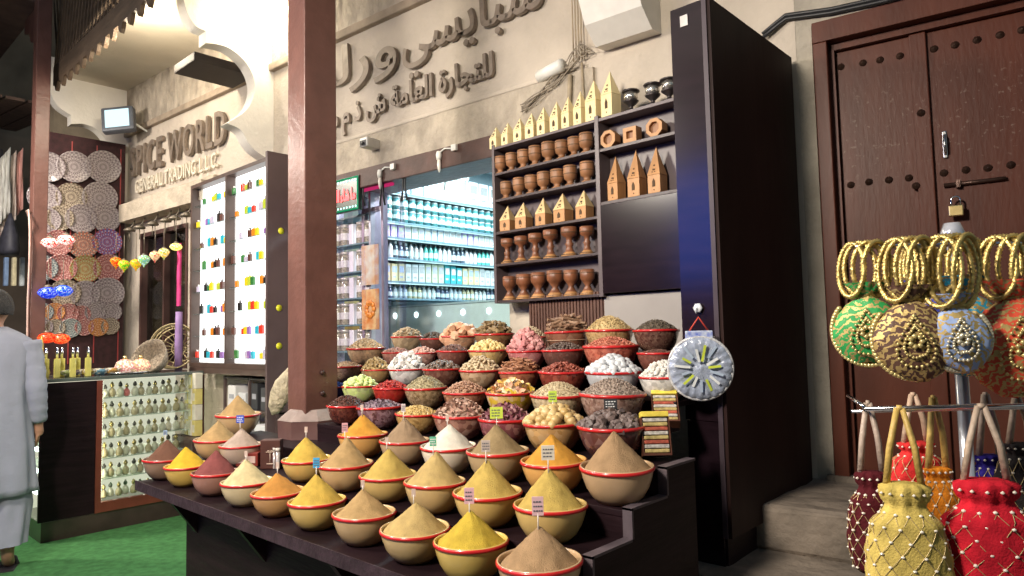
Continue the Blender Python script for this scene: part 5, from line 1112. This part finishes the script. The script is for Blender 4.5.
def embroid(name,base,g2,sc=55):
    if name in MC: return MC[name]
    m,nt,b=newmat(name);N=nt.nodes;L=nt.links
    tc=N.new('ShaderNodeTexCoord'); v=N.new('ShaderNodeTexVoronoi'); v.inputs['Scale'].default_value=sc; v.feature='F1'; L.new(tc.outputs['Object'],v.inputs[0])
    wv=N.new('ShaderNodeTexWave'); wv.wave_type='RINGS'; wv.rings_direction='Y'; wv.inputs['Scale'].default_value=24; wv.inputs['Distortion'].default_value=9; wv.inputs['Detail'].default_value=2; wv.inputs['Detail Scale'].default_value=3.5; L.new(tc.outputs['Object'],wv.inputs[0])
    rp=N.new('ShaderNodeValToRGB'); rp.color_ramp.interpolation='CONSTANT'; rp.color_ramp.elements[0].color=(0,0,0,1); rp.color_ramp.elements[1].position=.6; rp.color_ramp.elements[1].color=(1,1,1,1); L.new(wv.outputs[0],rp.inputs[0])
    x=N.new('ShaderNodeMix'); x.data_type='RGBA'; L.new(rp.outputs[0],x.inputs[0]); x.inputs[6].default_value=rgba(base); x.inputs[7].default_value=rgba(g2); L.new(x.outputs[2],b.inputs['Base Color'])
    mt=N.new('ShaderNodeMath'); mt.operation='MULTIPLY'; mt.inputs[1].default_value=.7; L.new(rp.outputs[0],mt.inputs[0]); L.new(mt.outputs[0],b.inputs['Metallic'])
    bp=N.new('ShaderNodeBump'); bp.inputs['Strength'].default_value=.6; bp.inputs['Distance'].default_value=.004; L.new(v.outputs[0],bp.inputs['Height']); L.new(bp.outputs[0],b.inputs['Normal']); b.inputs['Roughness'].default_value=.6
    MC[name]=m; return m
def round_bag(s,n,cx_z,r,base,label,rz,trim=(.6,.48,.2)):
    """round drawstring bag hung from the top rail by two beaded bangles"""
    rnd_=random.Random(label)
    pos=wp(s,n,1.55); t=thing('embroidered_bag',label,'bag',(pos.x,pos.y,cx_z-r),ang+rz,'round embroidered bags on the top rail')
    nm='emb_'+str(base); zt=1.55-(cx_z-r); neck=2*r+.012; br=(zt-neck+.006)/2+.004
    w=MB(); prof=[(.002,0),(.35*r,.03*r),(.72*r,.28*r),(.97*r,.72*r),(r,1.05*r),(.88*r,1.45*r),(.6*r,1.75*r),(.27*r,1.93*r),(.20*r,2.02*r)]
    seg=40; vs=[];fs=[]
    for i,(q,z) in enumerate(prof):
        for k in range(seg):
            a=2*PI*k/seg; f=1+(.05*math.sin(a*9))*max(0,(z/r-1.2))
            f+=.06*noise.noise(Vector((math.cos(a)*1.5+len(label),math.sin(a)*1.5,z*14))); vs.append((q*f*(.93-.06*max(0,z/r-1))*math.cos(a),q*f*.36*math.sin(a),z-.012*math.sin(a*1+len(label))*(1-z/(2*r))*.5))
    for i in range(len(prof)-1):
        for k in range(seg): k2=(k+1)%seg; fs.append((i*seg+k,i*seg+k2,(i+1)*seg+k2,(i+1)*seg+k))
    w.add(vs,fs,0,True); w.build('pouch',embroid(nm,base,(.55,.40,.16)),t)
    w=MB(); top=2.02*r; vs=[];fs=[]
    for i in range(5):
        for k in range(40):
            a=2*PI*k/40; q=(.20*r+.30*r*(i/4)**.8)*(1+.16*math.sin(a*8)*i/4); vs.append((q*math.cos(a),q*.55*math.sin(a),top+.34*r*i/4))
    for i in range(4):
        for k in range(40): k2=(k+1)%40; fs.append((i*40+k,i*40+k2,(i+1)*40+k2,(i+1)*40+k))
    w.add(vs,fs,0,True); w.build('gathered_neck',embroid(nm+'n',base,(.4,.3,.14),80),t)
    # beaded edge piping
    w=MB(); nb=64
    for k in range(nb):
        a=2*PI*k/nb
        if -0.25<math.cos(a-PI/2)-.9: continue
        w.lathe([(.001,-.0055),(.0045,-.003),(.0045,.003),(.001,.0055)],seg=6,M=Matrix.Translation((r*.92*math.cos(a),0,r*1.0+r*1.0*math.sin(a)))@Matrix.Rotation(-a,4,'Y'))
    for q in (.55,.34):
        for k in range(30):
            a=2*PI*k/30; x_=q*r*math.sin(a)*(math.sin(a/2)**1.3)*1.05; z_=q*r*math.cos(a)*1.15+rnd_.uniform(-.001,.001); y_=-.375*r*math.sqrt(max(.05,1-(x_/r)**2-(z_/r)**2))
            w.lathe([(.001,-.003),(.0035,0),(.001,.003)],seg=6,M=Matrix.Translation((x_,y_-.001,r*.95+z_)))
    for k in range(7):
        a=2*PI*k/7; x_=.13*r*math.cos(a); z_=.13*r*math.sin(a); w.lathe([(.001,-.005),(.006,0),(.001,.005)],seg=6,M=Matrix.Translation((x_,-.375*r-.002,r*.95+z_)))
    w.build('beadwork',pm('beads_'+str(trim),trim,.3,.25,60,0,metal=.5),t)
    R_=(zt-top+.012)/2
    for sg in (-1.5,-.5,.5,1.4):
        w=MB(); nn=46; M=Matrix.Translation((sg*.015,0,top-.004+R_-.0))@Matrix.Rotation(sg*.42,4,'Z')@Matrix.Rotation(.07*sg,4,'X')
        w.tube([(R_*.54*math.cos(a*PI/nn),.0,R_*math.sin(a*PI/nn)) for a in range(2*nn)],[.0056 if a%2 else .0036 for a in range(2*nn)],7,M=M,closed=True); w.build('bangle_handle',gold,t)
def rail_s(px,n=0): # rail coordinate of a pixel column
    best=None
    for i in range(400):
        s=-.1+i*.0025; q=wp(s,n,1.45)-CAM; c=(q.x*AX.x+q.y*AY.x+q.z*AZ.x, q.x*AX.z+q.y*AY.z+q.z*AZ.z)
        x=CX-F*c[0]/c[1]
        if best is None or abs(x-px)<best[0]: best=(abs(x-px),s)
    return best[1]
round_bag(rail_s(866),0,1.392,.066,(.02,.30,.07),'green round embroidered bag with gold beads, leftmost on the top rail',-.5)
round_bag(rail_s(911,-.05),-.05,1.374,.072,(.09,.04,.025),'brown and gold round embroidered bag right of the green one',-.35)
round_bag(rail_s(934),.035,1.40,.068,(.06,.07,.5),'dark blue and gold embroidered bag half hidden behind the brown one',-.9)
round_bag(rail_s(962),-.0,1.385,.078,(.02,.32,.50),'turquoise and pale gold embroidered bag between the blue and the red one',-.7)
round_bag(rail_s(955,-.075),-.075,1.375,.058,(.30,.40,.66),'pale blue and gold small embroidered bag between the brown and red ones',-.2,(.6,.55,.4))
round_bag(rail_s(1012,-.05),-.05,1.358,.088,(.62,.07,.03),'red orange round embroidered bag, nearest the camera on the top rail',-.25)
round_bag(rail_s(1045),.0,1.38,.08,(.5,.06,.2),'crimson pink round embroidered bag at the right frame edge',-.2)
pearl=pm('pearl',(.72,.66,.56),.25,.1,40,0,coat=.6)
def long_bag(s,n,zt,h,r,base,ribbon,label,rz,rows=9,pr=.0034):
    pos=wp(s,n,1.24); zb=zt-h; t=thing('pearl_pouch',label,'bag',(pos.x,pos.y,zb),ang+rz,'pearl studded pouches on the lower rail')
    def R(u): # profile 0 bottom .. 1 top
        P=[(0,.55),(.06,.86),(.25,1.0),(.5,.97),(.7,.84),(.80,.58),(.84,.46),(.90,.60),(.97,.62),(1,.40)]
        for (a,b),(c,d) in zip(P,P[1:]):
            if u<=c: k=(u-a)/(c-a); k=k*k*(3-2*k); return (b+(d-b)*k)*r
        return .4*r
    w=MB(); seg=48; nr=34; vs=[];fs=[]
    for i in range(nr+1):
        u=i/nr
        for k in range(seg):
            a=2*PI*k/seg; quilt=.075*abs(math.sin(6*a+u*13))*abs(math.sin(6*a-u*13)) if u<.8 else .08*math.sin(10*a)
            q=R(u)*(1+quilt+.10*noise.noise(Vector((math.cos(a)*1.4+len(label),math.sin(a)*1.4,u*3)))); vs.append((q*math.cos(a),q*.62*math.sin(a),u*h))
    for i in range(nr):
        for k in range(seg): k2=(k+1)%seg; fs.append((i*seg+k,i*seg+k2,(i+1)*seg+k2,(i+1)*seg+k))
    fs.append(tuple(range(seg-1,-1,-1))); fs.append(tuple(nr*seg+k for k in range(seg)))
    w.add(vs,fs,0,True); w.build('pouch',pm('pouch_'+str(base),base,.9,.25,30,.25,260,spec=.15),t)
    w=MB()
    rp_=random.Random(label)
    for i in range(rows):
        u0=u=.06+.72*i/(rows-1)
        for k in range(12):
            a=2*PI*(k+.5*(i%2)+rp_.uniform(-.08,.08))/12; u=u0+rp_.uniform(-.008,.008); q=R(u)*1.03; w.lathe([(.0005,-pr*.8),(pr,-.3*pr),(pr,.3*pr),(.0005,pr*.8)],seg=8,M=Matrix.Translation((q*math.cos(a),q*.62*math.sin(a),u*h)))
    for k in range(14): a=2*PI*k/14; q=R(.93)*1.06; w.lathe([(.0005,-pr*.8),(pr,0),(.0005,pr*.8)],seg=8,M=Matrix.Translation((q*math.cos(a),q*.62*math.sin(a),.93*h)))
    w.build('pearls',pearl,t)
    w=MB()
    for sgn in (-1,1):
        for k in range(12):
            pts_=[]
            for j in range(25):
                u=.03+.76*j/24; a=2*PI*k/12+sgn*(u-.06)/.72*(rows-1)*PI/12; q=R(u)*1.045; pts_.append((q*math.cos(a),q*.62*math.sin(a),u*h))
            w.tube(pts_,.0007,4)
    w.build('stitching',pm('stitch_gold',(.5,.38,.18),.4,.2,metal=.4),t)
    top=1.245-zb
    for sg in (-1,1):
        w=MB(); w.tube([(sg*.42*r,0,h*.985),(sg*.30*r,-.004,h+(top-h)*.5),(sg*.06*r,0,top+.008)],[.0065,.006,.005],6); w.build('ribbon_handle',pm('rib_'+str(ribbon),ribbon,.5,.15,40,.2,90),t)
    w=MB(); w.tube([(sg_*.06*r,0,top+.008) for sg_ in (-1,1)],.0055,6); w.build('knot',pm('rib_'+str(ribbon),ribbon),t)
def rs2(px,n,z=1.1):
    best=None
    for i in range(400):
        s=-.1+i*.0025; q=wp(s,n,z)-CAM; c=(q.x*AX.x+q.y*AY.x+q.z*AZ.x, q.x*AX.z+q.y*AY.z+q.z*AZ.z); x=CX-F*c[0]/c[1]
        if best is None or abs(x-px)<best[0]: best=(abs(x-px),s)
    return best[1]
long_bag(rs2(872,.03),.03,1.125,.19,.045,(.07,.008,.012),(.42,.33,.27),'dark maroon pearl pouch, leftmost on the lower rail',-.3)
long_bag(rs2(904,-.06),-.06,1.122,.24,.066,(.50,.38,.10),(.50,.34,.09),'pale golden yellow pearl pouch with yellow ribbons on the lower rail',-.3)
long_bag(rs2(938,.10),.10,1.115,.12,.042,(.75,.25,.02),(.6,.42,.12),'small orange pearl pouch behind the golden yellow one',0,5)
long_bag(rs2(917,.17),.17,1.155,.13,.058,(.55,.03,.03),(.5,.35,.25),'red pouch hanging at the back behind the golden yellow one',0,5,.003)
long_bag(rs2(986,-.06),-.06,1.125,.24,.082,(.46,.012,.025),(.38,.29,.22),'big bright red pearl pouch with beige ribbons on the lower rail',-.2,9,.0040)
long_bag(rs2(990,.14),.14,1.13,.12,.05,(.03,.02,.22),(.4,.3,.22),'dark blue pouch at the back behind the big red one',0,5,.003)
long_bag(rs2(1022,.10),.10,1.16,.14,.05,(.03,.025,.025),(.4,.3,.22),'black pouch at the right frame edge',0,5,.003)
# ================================================================ PERSON
pp=thing('person','man in pale grey-blue tunic seen from behind, walking past the counter at the left edge','person',(-5.36,.955,0),math.radians(72))
skin=pm('skin',(.42,.22,.14),.5,.12,20,.05,80); cloth=pm('tunic_cloth',(.29,.305,.37),.85,.07,5,.5,9); hairm=pm('hair',(.012,.009,.008),.6,.4,90,.6,140)
def skinned(name,verts,edges,radii,mat,par,lv=2):
    me=bpy.data.meshes.new(name); me.from_pydata(verts,edges,[]); me.materials.append(mat); o=bpy.data.objects.new(name,me); COL.objects.link(o); o.parent=par
    sk=o.modifiers.new('skin','SKIN'); sk.use_smooth_shade=True
    ly=me.skin_vertices[0] if me.skin_vertices else None
    if ly is None:
        bpy.context.view_layer.objects.active=o; bpy.ops.object.select_all(action='DESELECT'); o.select_set(True); bpy.ops.mesh.customdata_skin_add(); ly=me.skin_vertices[0]
    for i,r in enumerate(radii): ly.data[i].radius=(r,r) if not isinstance(r,tuple) else r; ly.data[i].use_root=(i==0)
    s=o.modifiers.new('sub','SUBSURF'); s.levels=lv; s.render_levels=lv
    bpy.context.view_layer.update(); dg=bpy.context.evaluated_depsgraph_get(); m2=bpy.data.meshes.new_from_object(o.evaluated_get(dg)); o.modifiers.clear(); o.data=m2; m2.name=name
    return o
V=[(0,0,.95),(0,0,1.12),(0,.01,1.32),(0,0,1.44),(0,.01,1.50),(0,.015,1.56),(0,.03,1.62),(0,.025,1.67),
   (-.10,0,.90),(-.11,.04,.50),(-.11,-.03,.10),(-.11,.05,.035),(-.11,.14,.03),
   (.10,0,.90),(.11,.0,.50),(.115,-.07,.10),(.115,.01,.035),(.115,.10,.03),
   (-.18,0,1.41),(-.24,-.02,1.13),(-.24,.06,.90),(.18,0,1.41),(.235,-.03,1.13),(.25,.02,.895),
   (.252,.03,.855),(.25,.035,.82),(-.242,.07,.855),(-.24,.075,.82)]
Rr=[(.15,.11),(.14,.10),(.16,.11),(.10,.08),.055,.06,.095,.085, .085,.055,.038,.035,.025,.085,.055,.038,.035,.025,.055,.042,.028,.055,.042,.028,.034,.030,.034,.030]
Ed=[(0,1),(1,2),(2,3),(3,4),(4,5),(5,6),(6,7),(0,8),(8,9),(9,10),(10,11),(11,12),(0,13),(13,14),(14,15),(15,16),(16,17),(3,18),(18,19),(19,20),(3,21),(21,22),(22,23),(23,24),(24,25),(20,26),(26,27)]
def hand(sx,bx,by,bz):
    for k,(dx,dy,l) in enumerate([(-.004,.024,.068),(0,.008,.076),(.0,-.008,.070),(-.004,-.022,.056)]):
        i=len(V); V.append((bx+dx,by+dy,bz-.012)); V.append((bx+dx-.004*sx,by+dy+.006,bz-.012-l*.5)); V.append((bx+dx-.018*sx,by+dy+.010,bz-.012-l)); Rr.extend([.0095,.0085,.007]); Ed.extend([(25 if sx>0 else 27,i),(i,i+1),(i+1,i+2)])
    i=len(V); V.append((bx-.012*sx,by+.036,bz+.01)); V.append((bx-.020*sx,by+.050,bz-.02)); V.append((bx-.022*sx,by+.052,bz-.045)); Rr.extend([.012,.0105,.008]); Ed.extend([(24 if sx>0 else 26,i),(i,i+1),(i+1,i+2)])
hand(1,.25,.035,.82); hand(-1,-.24,.075,.82)
# face features and ears are part of the one body surface
V+= [(0,.125,1.635),(0,.138,1.62),(.088,.015,1.625),(-.088,.015,1.625),(0,.115,1.585)]; k=len(V)-5; Rr+= [.018,.012,(.012,.02),(.012,.02),.02]; Ed+=[(6,k),(k,k+1),(6,k+2),(6,k+3),(6,k+4)]
skinned('body',V,Ed,Rr,skin,pp)
w=MB(); vs=[];fs=[];nr=14;seg=28
for i in range(nr+1):
    a=PI*.62*i/nr
    for k in range(seg):
        b=2*PI*k/seg; fwd=math.sin(b); lim=1.0 if fwd<.25 else (.62 if fwd<.7 else .52)
        aa=a*lim; r=.108*(1+.01*math.sin(7*b)); vs.append((r*.93*math.sin(aa)*math.cos(b),.02+r*1.08*math.sin(aa)*math.sin(b),1.635+r*1.12*math.cos(aa)))
for i in range(nr):
    for k in range(seg): k2=(k+1)%seg; fs.append((i*seg+k,i*seg+k2,(i+1)*seg+k2,(i+1)*seg+k))
w.add(vs,fs,0,True); h_=w.build('hair',hairm,pp); mo=h_.modifiers.new('s','SOLIDIFY'); mo.thickness=.008
# eyes
w=MB(); 
for sx in (-1,1): vs,fs=u_ball(8,6); w.add(vs,fs,0,True,Matrix.Translation((.033*sx,.112,1.648))@Matrix.Scale(.011,4))
w.build('eye',pm('eye_white',(.6,.58,.55),.2),pp)
def robe(zs,par,name,mat,nf=9,amp=.05):
    w=MB(); seg=56; vs=[];fs=[]
    n=26; 
    for i in range(n+1):
        u=i/n; z=zs[0][0]+(zs[-1][0]-zs[0][0])*u
        for (a,b) in zip(zs,zs[1:]):
            if (a[0]-z)*(b[0]-z)<=1e-9: k_=(z-a[0])/(b[0]-a[0]); rx=a[1]+(b[1]-a[1])*k_; ry=a[2]+(b[2]-a[2])*k_; cx_=a[3]+(b[3]-a[3])*k_; cy_=a[4]+(b[4]-a[4])*k_; break
        for k in range(seg):
            a=2*PI*k/seg; f=1+amp*u*math.sin(nf*a+2*u)+amp*.5*u*math.sin((nf*2-3)*a-3*u)+.012*math.sin(13*u+3*a)
            vs.append((cx_+rx*f*math.cos(a),cy_+ry*f*math.sin(a),z))
    for i in range(n):
        for k in range(seg): k2=(k+1)%seg; fs.append((i*seg+k,i*seg+k2,(i+1)*seg+k2,(i+1)*seg+k))
    w.add(vs,fs,0,True); return w
w=robe([(1.515,.075,.07,0,.005),(1.49,.11,.085,0,0),(1.455,.20,.11,0,0),(1.35,.222,.145,0,.005),(1.1,.205,.15,0,.0),(.9,.22,.165,0,0),(.7,.235,.175,0,0),(.47,.255,.19,0,-.01)],pp,'tunic',cloth)
for sg,ar_ in ((1,[(.185,0,1.415),(.215,-.012,1.27),(.237,-.03,1.13),(.246,-.008,1.0),(.25,.018,.905)]),(-1,[(-.185,0,1.415),(-.215,-.01,1.27),(-.24,-.02,1.13),(-.242,.02,1.0),(-.24,.058,.91)])):
    pts=smooth3=[]; 
    P=[Vector(q) for q in ar_]; out=[];rad=[]
    for i in range(len(P)-1):
        for k in range(5): u=k/5; out.append(tuple(P[i].lerp(P[i+1],u)));
    out.append(tuple(P[-1])); n_=len(out); rad=[(.075-.027*(i/(n_-1)))*(1+.05*math.sin(i*2.1)) for i in range(n_)]
    w.tube(out,rad,16)
t_=w.build('tunic',cloth,pp); mo=t_.modifiers.new('s','SOLIDIFY'); mo.thickness=.004
w=robe([(.62,.115,.11,.10,0),(.4,.125,.12,.108,-.01),(.17,.10,.115,.113,-.06)],pp,'t',cloth,7,.06); w.build('trouser_leg',cloth,pp)
w=robe([(.62,.115,.11,-.10,0),(.4,.125,.12,-.108,.02),(.17,.10,.115,-.11,-.01)],pp,'t',cloth,7,.06); w.build('trouser_leg',cloth,pp)
sandal=pm('sandal_dark',(.03,.025,.03),.5,.2)
for x_,y_ in ((.115,-.03),(-.11,.02)):
    w=MB(); w.prism([(x_-.04,y_-.09),(x_+.04,y_-.09),(x_+.048,y_+.08),(x_+.03,y_+.175),(x_-.03,y_+.175),(x_-.045,y_+.08)],.0,.018,'z'); w.tube([(x_-.045,y_+.05,.015),(x_-.03,y_+.06,.06),(x_,y_+.07,.075),(x_+.03,y_+.06,.06),(x_+.045,y_+.05,.015)],.012,8); w.build('sandal',sandal,pp)
# ================================================================ LIGHT
def light(name,kind,loc,energy,col,size=.5,target=None,spot=None,blend=.6):
    d=bpy.data.lights.new(name,kind); d.energy=energy; d.color=col
    if kind=='AREA': d.size=size; d.shape='DISK'
    elif kind in('POINT','SPOT'): d.shadow_soft_size=size
    if spot: d.spot_size=spot; d.spot_blend=blend
    o=bpy.data.objects.new(name,d); COL.objects.link(o); o.location=loc
    if target is not None: o.rotation_euler=(Vector(target)-Vector(loc)).to_track_quat('-Z','Y').to_euler()
    return o
def market_lamp(loc,target,energy,col,size=.35,label=''):
    t=thing('hanging_market_lamp',label,'lamp',loc,0,'market lamps hung above the lane')
    w=MB(); w.lathe([(size*.5+.03,.02),(size*.45,.06),(.06,.14),(.04,.2)],seg=24,capb=False); w.tube([(0,0,.2),(0,0,1.2)],.006,6); w.build('shade',blackp,t)
    light('market_light','AREA',loc,energy*1.15,col,size,target)
WARM=(1,.90,.76)
market_lamp((-1.3,-.7,3.0),(-1.9,1.8,1.1),110,WARM,.5,'black shaded lamp hanging in front of the right half of the stand')
market_lamp((-3.4,-.2,3.1),(-2.9,1.8,1.1),75,WARM,.5,'black shaded lamp hanging in front of the left half of the stand')
market_lamp((-6.6,.2,3.4),(-7.0,2,1.5),85,(1,.9,.78),.4,'black shaded lamp hanging in front of the plate rack')
light('bulb_light','POINT',(cb.location.x+.05,cb.location.y-.12,cb.location.z-.1),9,(1,.90,.68),.12)
light('bay_light','POINT',(-5.75,1.95,3.75),30,(1,.88,.68),.1)
for x,y in ((-3.9,3.7),(-3.2,3.9),(-3.6,4.7)): light('panel_light','AREA',(x,y,2.92),30,(.82,.93,1),.4,(x,y,0))
light('flood_light','SPOT',onX(119,119,-7.2),12,(.8,.93,1),.1,(-5,0,1),1.8)
bp_=thing('blue_shop_panel','blue backlit shop panel on the other side of the lane','lit panel',(-3.4,-2.2,1.9))
w=MB(); w.box(-.75,.85,-.05,0,-.05,1.25,bev=.01); w.build('frame',blackp,bp_)
w=MB(); w.box(-.7,.8,.002,.006,0,1.2); w.build('lit_face',emat('blue_face',(.02,.13,.8),3.2),bp_)
ob=thing('opposite_shopfront','dark shuttered shopfronts on the other side of the lane, behind the camera','building',(-3,-4.2,0))
w=MB(); w.box(-12,9,-.2,0,0,5.2); w.build('wall',pm('opposite_wall',(.10,.075,.06),.9,.3,2),ob)
w=MB()
for i in range(9):
    for j in range(16): w.box(-11.5+2.2*i,-9.6+2.2*i,.001,.03,.1+.15*j,.23+.15*j)
w.build('shutter',pm('shutter_brown',(.06,.035,.03),.5,.3),ob)
# sky
wd=bpy.data.worlds.new('World'); S.world=wd; wd.use_nodes=True; nt=wd.node_tree; bgn=nt.nodes['Background']; sky=nt.nodes.new('ShaderNodeTexSky'); sky.sky_type='NISHITA'; sky.sun_disc=False; sky.sun_elevation=math.radians(6); sky.sun_rotation=math.radians(200); nt.links.new(sky.outputs[0],bgn.inputs[0]); bgn.inputs[1].default_value=.11
S.view_settings.view_transform='Standard'; S.view_settings.look='None'; S.view_settings.exposure=.45; S.view_settings.gamma=1
S.cycles.max_bounces=6; S.cycles.transparent_max_bounces=10; S.cycles.sample_clamp_indirect=4; S.cycles.caustics_reflective=False; S.cycles.caustics_refractive=False
